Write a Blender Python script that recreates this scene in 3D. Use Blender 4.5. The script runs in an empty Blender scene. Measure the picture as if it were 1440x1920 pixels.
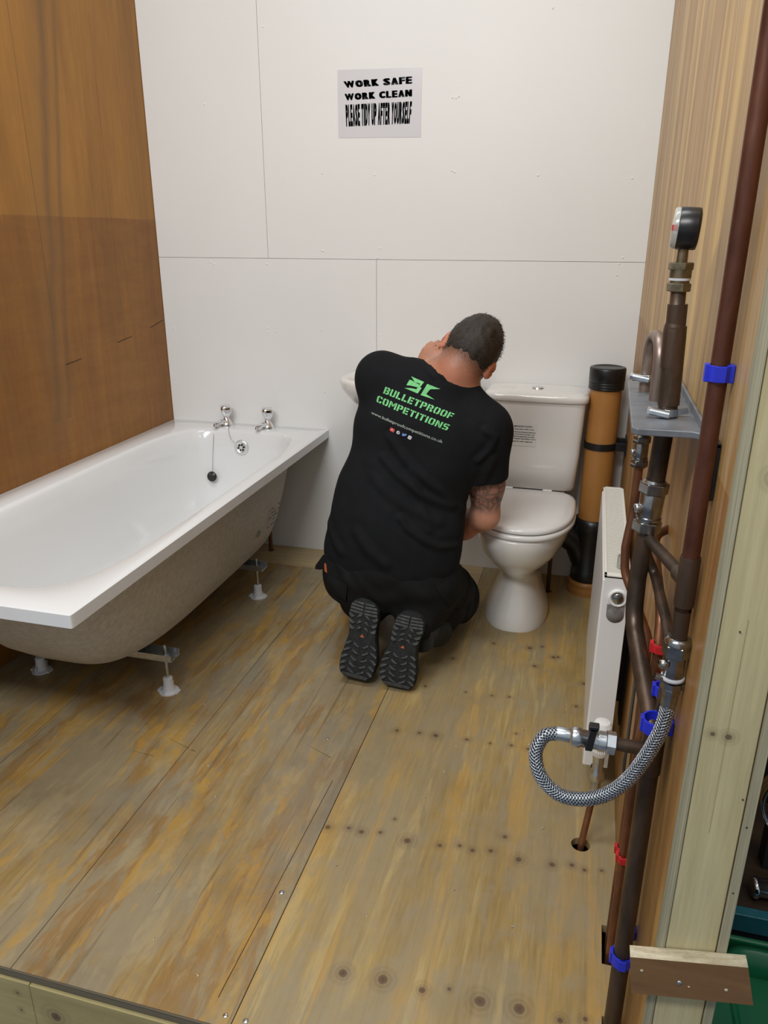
import bpy, math, random
import numpy as np
from mathutils import Vector, Matrix
from mathutils.bvhtree import BVHTree
random.seed(7)
C = bpy.context.scene.collection
scene = bpy.context.scene
PI = math.pi

# ------------------------------------------------------------------ camera
cam_data = bpy.data.cameras.new('camera')
cam = bpy.data.objects.new('camera', cam_data); C.objects.link(cam)
cam_data.sensor_fit = 'VERTICAL'; cam_data.sensor_height = 36.0; cam_data.lens = 36.0*1432.2/1920.0
cam_data.clip_start = 0.02; cam_data.clip_end = 60
_r = Vector((0.96627404, 0.25750784, 0.00204549)); _u = Vector((-0.0900795, 0.33055222, 0.93947907)); _f = Vector((-0.24124708, 0.90797849, -0.34260021))
M = Matrix(((_r.x, _u.x, -_f.x, 1.72496), (_r.y, _u.y, -_f.y, -2.92179), (_r.z, _u.z, -_f.z, 1.30597), (0, 0, 0, 1)))
cam.matrix_world = M
scene.camera = cam
# ------------------------------------------------------------------ light
scene.view_settings.view_transform = 'Standard'; scene.view_settings.look = 'None'
scene.view_settings.gamma = 1.0; scene.view_settings.use_curve_mapping = False
scene.view_settings.exposure = 0.0
w = bpy.data.worlds.new('workshop_daylight'); scene.world = w; w.use_nodes = True
bg = w.node_tree.nodes['Background']; bg.inputs[0].default_value = (0.86, 0.94, 1.0, 1); bg.inputs[1].default_value = 0.40
def area(name, loc, target, sx, sy, power, col):
    L = bpy.data.lights.new(name, 'AREA'); L.shape = 'RECTANGLE'; L.size = sx; L.size_y = sy; L.energy = power; L.color = col
    o = bpy.data.objects.new(name, L); C.objects.link(o); o.location = loc
    o.rotation_euler = (Vector(target)-Vector(loc)).to_track_quat('-Z', 'Y').to_euler(); return o
area('ceiling_light', (1.05, -1.55, 2.95), (1.05, -1.30, 0), 1.3, 0.28, 19, (1.0, 0.995, 0.98))
area('ceiling_light_front', (0.8, -3.5, 2.85), (1.0, -.4, .45), 1.5, 0.4, 50, (1.0, 0.998, 0.985))
area('ceiling_light_side', (2.9, -2.6, 2.95), (2.4, -1.8, 0), 1.3, 0.3, 14, (1.0, 0.98, 0.95))

# ------------------------------------------------------------------ materials
def new_mat(name):
    m = bpy.data.materials.new(name); m.use_nodes = True
    nt = m.node_tree; b = nt.nodes['Principled BSDF']; return m, nt, b
def bumpn(nt, b, height, strength=.3, dist=.002):
    n = nt.nodes.new('ShaderNodeBump'); n.inputs['Strength'].default_value = strength; n.inputs['Distance'].default_value = dist
    nt.links.new(height, n.inputs['Height']); nt.links.new(n.outputs[0], b.inputs['Normal']); return n
def posn(nt, scale=(1, 1, 1)):
    g = nt.nodes.new('ShaderNodeNewGeometry'); m = nt.nodes.new('ShaderNodeMapping'); m.inputs['Scale'].default_value = scale
    nt.links.new(g.outputs['Position'], m.inputs['Vector']); return m.outputs[0]
def noisen(nt, vec, scale, detail=4, rough=.55, dist=0):
    n = nt.nodes.new('ShaderNodeTexNoise'); n.inputs['Scale'].default_value = scale; n.inputs['Detail'].default_value = detail
    n.inputs['Roughness'].default_value = rough; n.inputs['Distortion'].default_value = dist
    nt.links.new(vec, n.inputs['Vector']); return n.outputs['Fac']
def rampn(nt, fac, stops):
    r = nt.nodes.new('ShaderNodeValToRGB'); e = r.color_ramp.elements
    while len(e) > 1: e.remove(e[-1])
    for i, (p, c) in enumerate(stops):
        q = e[0] if i == 0 else e.new(p)
        q.position = p; q.color = (c, c, c, 1) if isinstance(c, (int, float)) else (*c, 1)
    nt.links.new(fac, r.inputs[0]); return r.outputs[0]
def mixc(nt, fac, a, b_, mode='MIX'):
    m = nt.nodes.new('ShaderNodeMix'); m.data_type = 'RGBA'; m.blend_type = mode
    for s, v in ((0, fac), (6, a), (7, b_)):
        if isinstance(v, bpy.types.NodeSocket): nt.links.new(v, m.inputs[s])
        elif s == 0: m.inputs[0].default_value = v
        else: m.inputs[s].default_value = (*v, 1)
    return m.outputs[2]
def mathn(nt, op, a, b_=None, c=None):
    m = nt.nodes.new('ShaderNodeMath'); m.operation = op
    for i, v in enumerate((a, b_, c)):
        if v is None: continue
        if isinstance(v, bpy.types.NodeSocket): nt.links.new(v, m.inputs[i])
        else: m.inputs[i].default_value = v
    return m.outputs[0]
def sep(nt):
    g = nt.nodes.new('ShaderNodeNewGeometry'); s = nt.nodes.new('ShaderNodeSeparateXYZ'); nt.links.new(g.outputs['Position'], s.inputs[0]); return s.outputs
def plain(name, col, rough=.5, metal=0, spec=.5, coat=0, bump=None, var=None):
    m, nt, b = new_mat(name)
    b.inputs['Base Color'].default_value = (*col, 1); b.inputs['Roughness'].default_value = rough
    b.inputs['Metallic'].default_value = metal; b.inputs['Specular IOR Level'].default_value = spec; b.inputs['Coat Weight'].default_value = coat
    p = posn(nt)
    v = var or (14, .12)
    f = noisen(nt, p, v[0], 5)
    dark = tuple(c*(1-v[1]) for c in col); light = tuple(min(1, c*(1+v[1]*.6)) for c in col)
    nt.links.new(rampn(nt, f, [(.3, dark), (.7, light)]), b.inputs['Base Color'])
    if bump: bumpn(nt, b, noisen(nt, p, bump[0], 4), bump[1], bump[2])
    return m
def wood(name, grain, c_dark, c_mid, c_light, stretch=14, scale=3.0, fine=.35, rough=.55, patch=None, bumps=.25, knots=None, cracks=None, spec=.4, lower=None, dirt=.25, streaks=None):
    """grain: axis index along the fibre; patch: (colour, scale vector, low, high) worn flame figure"""
    m, nt, b = new_mat(name)
    s = [stretch]*3; s[grain] = 1.0
    v = posn(nt, tuple(s))
    n1 = noisen(nt, v, scale*.25, 6, .6, .6)
    n2 = noisen(nt, v, scale*2.2, 8, .65, .2)
    col = rampn(nt, n1, [(.25, c_dark), (.5, c_mid), (.75, c_light)])
    fin = rampn(nt, n2, [(.3, 1-fine), (.65, 1.0)])
    col = mixc(nt, 1.0, col, fin, 'MULTIPLY')
    if patch:
        for pc, psc, lo, hi, amt in patch:
            pv = posn(nt, psc)
            pf = noisen(nt, pv, 1.0, 7, .62, .5)
            pf = rampn(nt, pf, [(lo, 0.0), (hi, amt)])
            col = mixc(nt, pf, col, pc)
    if dirt:
        df = noisen(nt, posn(nt), 5.0, 8, .7)
        col = mixc(nt, rampn(nt, df, [(.48, 0.0), (.75, dirt)]), col, tuple(c*.45 for c in c_dark))
    if lower:
        z0, tint, amt = lower
        z = sep(nt)[2]
        wob = noisen(nt, posn(nt), 2.0, 2)
        zz = mathn(nt, 'ADD', z, mathn(nt, 'MULTIPLY', mathn(nt, 'SUBTRACT', wob, .5), .015))
        band = mathn(nt, 'LESS_THAN', zz, z0)
        side = noisen(nt, posn(nt, (1, 1.2, 6)), 3.0, 6, .7)
        fac = mathn(nt, 'MULTIPLY', band, rampn(nt, side, [(.3, amt*.55), (.62, amt)]))
        col = mixc(nt, fac, col, tint, 'MULTIPLY')
    for (ax, p0, slope, lo, hi, wd, tint, amt) in (streaks or []):
        o = sep(nt)
        wob = mathn(nt, 'MULTIPLY', mathn(nt, 'SUBTRACT', noisen(nt, posn(nt, (1, 1, 1)), 3.0, 4), .5), wd*1.6)
        d = mathn(nt, 'ADD', mathn(nt, 'SUBTRACT', o[ax], p0), mathn(nt, 'ADD', mathn(nt, 'MULTIPLY', o[2], -slope), wob))
        f = mathn(nt, 'SUBTRACT', 1.0, mathn(nt, 'DIVIDE', mathn(nt, 'ABSOLUTE', d), wd)); f = mathn(nt, 'MAXIMUM', f, 0.0)
        f = mathn(nt, 'MULTIPLY', f, mathn(nt, 'GREATER_THAN', o[2], lo)); f = mathn(nt, 'MULTIPLY', f, mathn(nt, 'LESS_THAN', o[2], hi))
        f = mathn(nt, 'MULTIPLY', f, mathn(nt, 'MULTIPLY', rampn(nt, n2, [(.3, .5), (.6, 1.0)]), amt))
        col = mixc(nt, f, col, tint)
    if knots:
        acc = None; g = nt.nodes.new('ShaderNodeNewGeometry').outputs['Position']
        for (kx, ky, kz, kr) in knots:
            d = nt.nodes.new('ShaderNodeVectorMath'); d.operation = 'DISTANCE'; nt.links.new(g, d.inputs[0]); d.inputs[1].default_value = (kx, ky, kz)
            q = mathn(nt, 'DIVIDE', d.outputs['Value'], kr)
            acc = q if acc is None else mathn(nt, 'MINIMUM', acc, q)
        acc = mathn(nt, 'ADD', acc, mathn(nt, 'MULTIPLY', mathn(nt, 'SUBTRACT', noisen(nt, posn(nt), 60, 4), .5), .5))
        col = mixc(nt, rampn(nt, mathn(nt, 'DIVIDE', acc, 4.0), [(.0, 0.95), (.2, .75), (.27, .15), (.36, .35), (.5, .08), (.62, .16), (.8, 0.0)]), col, (.10, .055, .035))
    nt.links.new(col, b.inputs['Base Color'])
    b.inputs['Roughness'].default_value = rough; b.inputs['Specular IOR Level'].default_value = spec
    bumpn(nt, b, n2, bumps, .0012)
    return m

W_ = 1.884
KN = [(1.3,-1.175,.006),(1.363,-1.169,.005),(1.409,-1.169,.008),(1.495,-1.164,.006),(1.559,-1.164,.004),(1.616,-1.158,.005),(1.662,-1.162,.006),(1.233,-1.576,.007),(1.281,-1.566,.005),(1.313,-1.57,.007),(1.356,-1.56,.005),(1.422,-1.569,.009),(1.497,-1.564,.006),(1.541,-1.553,.005),(1.571,-1.559,.006),(1.611,-1.55,.006),(1.674,-1.559,.008),(1.747,-1.555,.007),(1.789,-1.545,.006),(1.816,-1.552,.005),(1.852,-1.544,.004),(1.382,-1.925,.009),(1.458,-1.918,.010),(1.533,-1.92,.007),(1.581,-1.905,.004),(1.639,-1.914,.011),(1.709,-1.91,.011),(1.781,-1.913,.006),(1.824,-1.899,.005),(1.383,-.753,.006),(1.645,-.731,.007),(1.586,-.927,.005),(1.455,-.936,.004),(1.534,-.934,.004),(1.623,-1.102,.004),(1.378,-1.51,.004),(1.637,-1.499,.006),(1.33,-.936,.006),(1.78,-.925,.005),(1.801,-.795,.007),(1.62,-.62,.008),(1.70,-.66,.008),(1.715,-.655,.006),(1.66,-.60,.005),(1.50,-.62,.006)]
M_floor_new = wood('pine_plywood_straight', 1, (.34,.23,.085), (.45,.31,.115), (.54,.39,.155), 14, 4.0, .30, .5,
    patch=[((.32,.265,.165), (4, 1.8, 1), .42, .60, .8), ((.54,.32,.08), (13, 1.4, 1), .52, .62, .55), ((.56,.425,.19), (22, 1.6, 1), .56, .62, .45), ((.27,.21,.12), (70, 2.2, 1), .57, .64, .5), ((.34,.28,.18), (30, 14, 1), .50, .62, .5)], knots=[(a, b_, 0, r) for a, b_, r in KN], dirt=.28)
M_floor_old = wood('pine_plywood_worn', 1, (.29,.18,.062), (.385,.255,.095), (.46,.325,.135), 14, 4.0, .30, .42,
    patch=[((.305,.25,.16), (4.6, 1.7, 1), .42, .53, .85), ((.30,.155,.035), (6.5, 1.4, 1), .53, .56, .68), ((.47,.275,.06), (13, 2.6, 1), .53, .57, .68), ((.24,.21,.155), (3.2, 2.4, 1), .53, .64, .75), ((.40,.32,.18), (26, 5, 1), .52, .60, .5), ((.16,.11,.05), (80, 2.0, 1), .59, .65, .6), ((.27,.22,.14), (34, 16, 1), .50, .62, .5)], dirt=.38, spec=.5)
M_floor_strip = wood('pale_pine_strip', 0, (.42,.31,.16), (.56,.43,.24), (.62,.50,.30), 10, 3, .2, .5, dirt=.3)
M_wall_left = wood('varnished_plywood', 2, (.27,.115,.016), (.37,.165,.024), (.46,.215,.034), 9, 2.4, .20, .42, lower=(1.355, (.66,.56,.50), .85), dirt=.12, bumps=.12,
    streaks=[(1, -.86, .16, .7, 2.7, .028, (.12,.065,.025), .7), (1, -.80, .16, .7, 2.7, .018, (.12,.065,.025), .6), (1, -.86, .16, .6, 2.7, .11, (.20,.10,.03), .5), (1, -.70, 0, 1.0, 2.1, .0016, (.03,.015,.006), 1.0), (1, -.30, 0, .92, 2.0, .0013, (.03,.015,.006), .95), (1, -.93, -.03, .5, 1.5, .03, (.2,.09,.02), .5)])
M_wall_right = wood('scuffed_plywood', 2, (.33,.175,.055), (.50,.30,.11), (.68,.46,.19), 14, 3.4, .30, .45, patch=[((.74,.50,.17), (1, 9, .5), .52, .60, .75), ((.36,.20,.075), (1, 16, .7), .52, .62, .6), ((.56,.42,.25), (1, 14, 1.2), .55, .62, .6), ((.24,.13,.06), (1, 60, 1.2), .60, .66, .45)], lower=(1.04, (.72,.55,.40), .75), dirt=.18)  # lower band is shade behind the pipes, put into the wall colour
M_stud = wood('treated_pine', 2, (.44,.375,.20), (.54,.47,.27), (.60,.53,.32), 22, 5, .16, .6, patch=[((.46,.36,.16), (18, 9, .8), .50, .75, .6)], dirt=.08, bumps=.2, knots=[(W_+.042,-2.08,.744,.0045),(W_+.024,-2.08,.745,.0035),(W_+.040,-2.08,1.066,.006)], streaks=[(0, W_+.040, 0, .60, .90, .0009, (.16,.11,.05), .7), (0, W_+.012-.0+.062*0, .0, .7, .9, .0005, (.2,.14,.06), .3)])
M_stud_dark = wood('pine_fascia', 0, (.38,.31,.14), (.48,.40,.19), (.56,.47,.25), 10, 3, .15, .6, knots=[(.865,-2.088,-.085,.012),(.91,-2.088,-.14,.014),(.785,-2.088,-.05,.004),(.785,-2.088,-.095,.004),(.81,-2.088,-.15,.004)], dirt=.15)
M_plyedge = wood('plywood_edge', 2, (.22,.20,.13), (.40,.36,.24), (.52,.48,.33), 170, 3.0, .4, .7, dirt=.1)
M_plyedge_h = wood('grey_plywood_edge', 0, (.10,.085,.06), (.17,.145,.10), (.26,.22,.15), 190, 2.5, .4, .7, dirt=.1)
M_offcut = wood('dark_plywood_face', 0, (.15,.075,.03), (.21,.11,.045), (.27,.15,.065), 8, 3, .2, .5)
M_offedge = wood('pale_plywood_edge', 0, (.42,.34,.22), (.60,.52,.36), (.72,.66,.50), 150, 3, .35, .7)

M_white_wall, nt, b = new_mat('painted_white_board')
b.inputs['Roughness'].default_value = .42; b.inputs['Specular IOR Level'].default_value = .35
_f1 = noisen(nt, posn(nt, (1, 1, 1)), 1.6, 4)
c1 = rampn(nt, _f1, [(.3, (.785,.785,.77)), (.7, (.82,.82,.81))])
c1 = mixc(nt, rampn(nt, noisen(nt, posn(nt, (1, 1, 5)), 9, 8, .75), [(.62, 0.0), (.8, .25)]), c1, (.55,.52,.47))
nt.links.new(c1, b.inputs['Base Color']); bumpn(nt, b, noisen(nt, posn(nt), 110, 3), .12, .001)

M_acrylic = plain('white_acrylic', (.79,.80,.805), .12, coat=.3, var=(3, .02))
M_ceramic = plain('white_ceramic', (.80,.785,.755), .10, coat=.5, var=(3, .02))
M_seat = plain('white_plastic_seat', (.85,.84,.82), .16, coat=.3, var=(3, .02))
M_enamel = plain('white_enamel', (.82,.82,.81), .28, var=(4, .02))
M_grille = plain('cream_grille_enamel', (.78,.77,.70), .35, var=(4, .02))
M_shell, nt, b = new_mat('fibreglass_underside')
_sf = noisen(nt, posn(nt), 60, 6, .7)
nt.links.new(rampn(nt, _sf, [(.35, (.44,.42,.375)), (.7, (.60,.575,.53))]), b.inputs['Base Color'])
b.inputs['Roughness'].default_value = .38; bumpn(nt, b, noisen(nt, posn(nt), 75, 5, .65), .8, .004)
M_chrome = plain('chrome', (.80,.81,.83), .08, 1.0, var=(20, .03))
M_dullchrome = plain('dull_chrome', (.36,.37,.38), .22, 1.0, var=(60, .35))
M_zinc = plain('zinc_plated_steel', (.62,.66,.70), .30, 1.0, var=(80, .2))
M_brass = plain('tarnished_brass', (.23,.19,.12), .36, .85, var=(90, .35))
M_greysteel = plain('grey_painted_steel', (.20,.215,.24), .42, .25, var=(30, .25), bump=(120, .15, .001))
M_black = plain('black_plastic', (.012,.012,.013), .32, var=(40, .3))
M_blackmat = plain('black_bracket_paint', (.02,.02,.022), .5, var=(40, .3))
M_dark = plain('dark_void', (.015,.013,.011), .8)
M_terracotta = plain('orange_brown_pipe_plastic', (.40,.185,.050), .36, var=(9, .10))
M_blue = plain('blue_plastic', (.02,.035,.60), .38, var=(30, .12))
M_red = plain('red_plastic', (.62,.025,.03), .38, var=(30, .12))
M_whiteplastic = plain('white_nylon', (.72,.73,.76), .4, var=(30, .05))
M_ptfe = plain('white_thread_tape', (.62,.64,.68), .55, var=(80, .15))
def copper(name, a, b1, c):
    m, nt, b = new_mat(name)
    v = posn(nt, (1, 1, .35)); f = noisen(nt, v, 18, 7, .65, .4)
    nt.links.new(rampn(nt, f, [(.28, a), (.5, b1), (.72, c)]), b.inputs['Base Color'])
    b.inputs['Metallic'].default_value = .62; nt.links.new(rampn(nt, noisen(nt, v, 40, 5), [(.3, .30), (.7, .5)]), b.inputs['Roughness']); return m
M_copper_dark = copper('oxidised_copper', (.035,.027,.021), (.085,.058,.041), (.15,.095,.065))
M_copper_brown = copper('reddish_copper', (.075,.028,.018), (.135,.052,.033), (.20,.085,.055))
M_copper_bright = copper('worn_copper', (.10,.05,.028), (.26,.12,.06), (.42,.20,.10))
M_copper_stain = copper('copper_with_patina', (.08,.04,.025), (.20,.085,.045), (.34,.15,.07))
M_braid = plain('steel_braid_wire', (.62,.67,.74), .28, 1.0, var=(200, .25))
M_core = plain('dark_hose_core', (.03,.035,.04), .6)
M_paper = plain('laminated_paper', (.70,.69,.72), .16, coat=.6, var=(6, .03))
M_ink = plain('black_ink', (.012,.011,.013), .3)
M_sticker = plain('pale_sticker', (.76,.75,.72), .5, var=(6, .03))
M_teal = plain('teal_painted_steel', (.015,.15,.19), .35, var=(30, .15))
M_green = plain('green_plastic', (.006,.13,.05), .38, var=(10, .15))
M_greenlight = plain('light_green_print', (.03,.42,.24), .5)
M_workfloor = plain('grey_blue_workshop_floor', (.13,.14,.18), .5, var=(5, .3))
M_benchtop = wood('dark_bench_board', 0, (.025,.013,.007), (.05,.028,.014), (.08,.045,.02), 9, 3, .3, .5)
M_greybox = plain('grey_carton', (.22,.21,.20), .7)
M_cloth_black = plain('black_cotton', (.0105,.0115,.0135), .85, spec=.15, bump=(900, .3, .0006), var=(25, .15))
M_trouser = plain('black_workwear_cloth', (.0085,.0088,.0095), .8, spec=.2, bump=(700, .35, .0008), var=(20, .25))
M_cuff = plain('washed_charcoal_cloth', (.035,.036,.034), .9, spec=.1, bump=(500, .3, .001), var=(30, .3))
M_rubber = plain('dusty_grey_rubber', (.085,.090,.092), .75, spec=.25, var=(90, .4), bump=(300, .3, .001))
M_rubberdark = plain('dark_rubber_sole', (.025,.027,.028), .8, spec=.2, var=(80, .4), bump=(200, .3, .001))
M_upper = plain('charcoal_shoe_mesh', (.02,.02,.021), .75, bump=(500, .4, .001))
M_greenprint = plain('green_fabric_print', (.19,.66,.24), .6, var=(160, .25))
M_greyprint = plain('grey_fabric_print', (.42,.50,.44), .6)
M_redprint = plain('red_print', (.75,.10,.09), .6); M_whiteprint = plain('white_print', (.75,.75,.78), .6)
M_blueprint = plain('blue_print', (.16,.32,.72), .6); M_navyprint = plain('navy_print', (.10,.14,.28), .6)
M_orangetag = plain('orange_tag', (.45,.10,.03), .6)
M_clear, nt, b = new_mat('clear_plastic'); b.inputs['Base Color'].default_value = (.9, .92, .85, 1); b.inputs['Transmission Weight'].default_value = .75; b.inputs['Roughness'].default_value = .18

# skin: stubble, tattoo masks come from the mesh attribute "marks" (r = tattoo, g = cropped hair, b = reddening)
M_skin, nt, b = new_mat('skin')
at_ = nt.nodes.new('ShaderNodeAttribute'); at_.attribute_name = 'marks'; sc = nt.nodes.new('ShaderNodeSeparateColor'); nt.links.new(at_.outputs['Color'], sc.inputs[0])
base = rampn(nt, noisen(nt, posn(nt), 22, 5), [(.3, (.47,.215,.135)), (.7, (.56,.275,.18))])
base = mixc(nt, sc.outputs[2], base, (.62,.22,.13))
vor = nt.nodes.new('ShaderNodeTexVoronoi'); vor.feature = 'DISTANCE_TO_EDGE'; vor.inputs['Scale'].default_value = 46
nd = nt.nodes.new('ShaderNodeTexNoise'); nd.inputs['Scale'].default_value = 16; nt.links.new(posn(nt), nd.inputs['Vector'])
ad = nt.nodes.new('ShaderNodeVectorMath'); ad.operation = 'ADD'; nt.links.new(posn(nt), ad.inputs[0])
ml = nt.nodes.new('ShaderNodeVectorMath'); ml.operation = 'SCALE'; nt.links.new(nd.outputs['Color'], ml.inputs[0]); ml.inputs['Scale'].default_value = .05
nt.links.new(ml.outputs[0], ad.inputs[1]); nt.links.new(ad.outputs[0], vor.inputs['Vector'])
lines = rampn(nt, vor.outputs['Distance'], [(.05, 1.0), (.16, .62), (.3, .5)])
shade = rampn(nt, noisen(nt, posn(nt), 35, 3), [(.4, .35), (.62, 1.0)])
tat = mathn(nt, 'MULTIPLY', sc.outputs[0], mathn(nt, 'MULTIPLY', lines, mathn(nt, 'MAXIMUM', shade, .7)))
base = mixc(nt, mathn(nt, 'MINIMUM', tat, .95), base, (.035,.035,.04))
hh = mathn(nt, 'MULTIPLY', sc.outputs[1], rampn(nt, noisen(nt, posn(nt), 260, 2), [(.3, .6), (.7, 1.0)]))
base = mixc(nt, hh, base, (.05,.036,.025))
nt.links.new(base, b.inputs['Base Color']); b.inputs['Roughness'].default_value = .5
b.inputs['Subsurface Weight'].default_value = .06; b.inputs['Subsurface Radius'].default_value = (.01,.004,.002)
bumpn(nt, b, noisen(nt, posn(nt), 260, 3), .12, .0006)
M_hair, nt, b = new_mat('short_brown_hair')
nt.links.new(rampn(nt, noisen(nt, posn(nt, (1, 1, 1)), 170, 4, .7), [(.3, (.010,.0075,.006)), (.6, (.030,.021,.015)), (.8, (.065,.047,.034))]), b.inputs['Base Color'])
b.inputs['Roughness'].default_value = .55; bumpn(nt, b, noisen(nt, posn(nt), 420, 3), .9, .002)

# ------------------------------------------------------------------ mesh helpers
class MB:
    def __init__(s): s.v = []; s.f = []; s.sm = []; s.mi = []; s.m = 0
    def add(s, vs, fs, smooth=False):
        n = len(s.v); s.v += [tuple(map(float, p)) for p in vs]
        for f in fs: s.f.append(tuple(n+i for i in f)); s.sm.append(smooth); s.mi.append(s.m)
        return s
    def box(s, a, b):
        (x0, y0, z0), (x1, y1, z1) = a, b
        return s.add([(x0,y0,z0),(x1,y0,z0),(x1,y1,z0),(x0,y1,z0),(x0,y0,z1),(x1,y0,z1),(x1,y1,z1),(x0,y1,z1)],
                     [(0,3,2,1),(4,5,6,7),(0,1,5,4),(1,2,6,5),(2,3,7,6),(3,0,4,7)])
    def obox(s, c, X, Y, Z, hx, hy, hz):
        c = Vector(c); X = Vector(X).normalized()*hx; Y = Vector(Y).normalized()*hy; Z = Vector(Z).normalized()*hz
        p = [c+X*i+Y*j+Z*k for k in (-1, 1) for i, j in ((-1,-1),(1,-1),(1,1),(-1,1))]
        return s.add(p, [(0,3,2,1),(4,5,6,7),(0,1,5,4),(1,2,6,5),(2,3,7,6),(3,0,4,7)])
    def loft(s, rings, cap0=True, cap1=True, smooth=True, closed=True):
        n = len(rings[0]); vs = [p for r in rings for p in r]; fs = []
        for k in range(len(rings)-1):
            for i in range(n if closed else n-1):
                j = (i+1) % n; fs.append((k*n+i, k*n+j, (k+1)*n+j, (k+1)*n+i))
        s.add(vs, fs, smooth)
        if cap0: s.add(rings[0], [tuple(reversed(range(n)))])
        if cap1: s.add(rings[-1], [tuple(range(n))])
        return s
    def tube(s, pts, r, seg=16, caps=True, smooth=True):
        pts = [Vector(p) for p in pts]; rr = r if isinstance(r, (list, tuple)) else [r]*len(pts)
        rings = []; up = None
        for i, p in enumerate(pts):
            t = (pts[min(i+1, len(pts)-1)]-pts[max(i-1, 0)]).normalized()
            if up is None: up = t.orthogonal().normalized()
            up = (up-t*up.dot(t)).normalized(); bi = t.cross(up)
            rings.append([p+(up*math.cos(2*PI*k/seg)+bi*math.sin(2*PI*k/seg))*rr[i] for k in range(seg)])
        return s.loft(rings, caps, caps, smooth)
    def lathe(s, prof, base, axis, seg=24, smooth=True, phase=0, caps=True):
        base = Vector(base); a = Vector(axis).normalized(); u = a.orthogonal().normalized(); v = a.cross(u)
        rings = [[base+a*h+(u*math.cos(phase+2*PI*k/seg)+v*math.sin(phase+2*PI*k/seg))*r for k in range(seg)] for r, h in prof]
        return s.loft(rings, caps, caps, smooth)
    def prism(s, poly, ext):   # poly: 3-D points counter clockwise seen along -ext ; ext: Vector
        ext = Vector(ext); p = [Vector(q) for q in poly]; n = len(p)
        s.add(p+[q+ext for q in p], [tuple(reversed(range(n))), tuple(range(n, 2*n))]+[(i, (i+1) % n, n+(i+1) % n, n+i) for i in range(n)])
        return s
def origin(o):
    v = Vector((0, 0, 0))
    while o is not None: v += Vector(o.location); o = o.parent
    return v
def obj(name, mb, mats, parent=None, bevel=0, sub=0, auto=None, segs=2):
    if not isinstance(mats, (list, tuple)): mats = [mats]
    me = bpy.data.meshes.new(name)
    vs = np.array(mb.v, dtype=float)
    if parent is None: off = np.array([(vs[:,0].min()+vs[:,0].max())/2, (vs[:,1].min()+vs[:,1].max())/2, vs[:,2].min()])
    else: off = np.array(origin(parent))
    me.from_pydata((vs-off).tolist(), [], mb.f)
    for m in mats: me.materials.append(m)
    me.polygons.foreach_set('use_smooth', mb.sm); me.polygons.foreach_set('material_index', mb.mi); me.update()
    o = bpy.data.objects.new(name, me); C.objects.link(o)
    if parent is None: o.location = off
    else: o.parent = parent
    if bevel:
        q = o.modifiers.new('bevel', 'BEVEL'); q.width = bevel; q.segments = segs; q.limit_method = 'ANGLE'; q.angle_limit = math.radians(40)
        me.polygons.foreach_set('use_smooth', [True]*len(me.polygons)); q.harden_normals = True
    if sub: q = o.modifiers.new('sub', 'SUBSURF'); q.levels = sub; q.render_levels = sub
    return o
def tag(o, label, cat, group=None):
    o['label'] = label; o['category'] = cat
    if group: o['group'] = group
    return o
def lab(o, label): o['label'] = label; return o
def struct(o): o['kind'] = 'structure'; return o
def stuff(o): o['kind'] = 'stuff'; return o
def thing(name, loc, label, cat, group=None):
    o = bpy.data.objects.new(name, None); C.objects.link(o); o.location = loc; o.empty_display_size = .05
    return tag(o, label, cat, group)
def fillet(pts, r, n=8):
    pts = [Vector(p) for p in pts]; out = [pts[0]]
    for i in range(1, len(pts)-1):
        a, p, b_ = pts[i-1], pts[i], pts[i+1]; d1 = (a-p).normalized(); d2 = (b_-p).normalized()
        ang = d1.angle(d2)
        if ang > PI-.02: out.append(p); continue
        t = min(r/math.tan(ang/2), (a-p).length*.48, (b_-p).length*.48)
        p1 = p+d1*t; p2 = p+d2*t
        for k in range(n+1):
            q = k/n; out.append(p1*(1-q)**2+p*2*q*(1-q)+p2*q*q)
    out.append(pts[-1]); return out
def spline(pts, n=12):
    P = [Vector(p) for p in pts]; P = [P[0]*2-P[1]]+P+[P[-1]*2-P[-2]]; out = []
    for i in range(1, len(P)-2):
        for k in range(n):
            t = k/n; a, b_, c, d = P[i-1], P[i], P[i+1], P[i+2]
            out.append(.5*((2*b_)+(c-a)*t+(2*a-5*b_+4*c-d)*t*t+(3*b_-a-3*c+d)*t**3))
    out.append(P[-2]); return out
def text_mesh(s, offset=0.0, res=2):
    cu = bpy.data.curves.new('t', 'FONT'); cu.body = s; cu.offset = offset; cu.resolution_u = res
    o = bpy.data.objects.new('t', cu); C.objects.link(o); dg = bpy.context.evaluated_depsgraph_get(); dg.update()
    me = bpy.data.meshes.new_from_object(o.evaluated_get(dg)); V = [tuple(v.co)[:2] for v in me.vertices]; F = [tuple(p.vertices) for p in me.polygons]
    bpy.data.objects.remove(o); bpy.data.curves.remove(cu); bpy.data.meshes.remove(me)
    a = np.array(V); lo = a.min(0); hi = a.max(0); a = (a-lo)/(hi-lo)
    return a.tolist(), F
def text_quad(mb, s, TL, BL, TR, BR, offset=0, lift=None):
    """write s between the corners (3-D points); returns mb"""
    V, F = text_mesh(s, offset); TL, BL, TR, BR = map(Vector, (TL, BL, TR, BR))
    pts = [(BL*(1-x)+BR*x)*(1-y)+(TL*(1-x)+TR*x)*y for x, y in V]
    mb.add(pts, F)
    return mb

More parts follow.
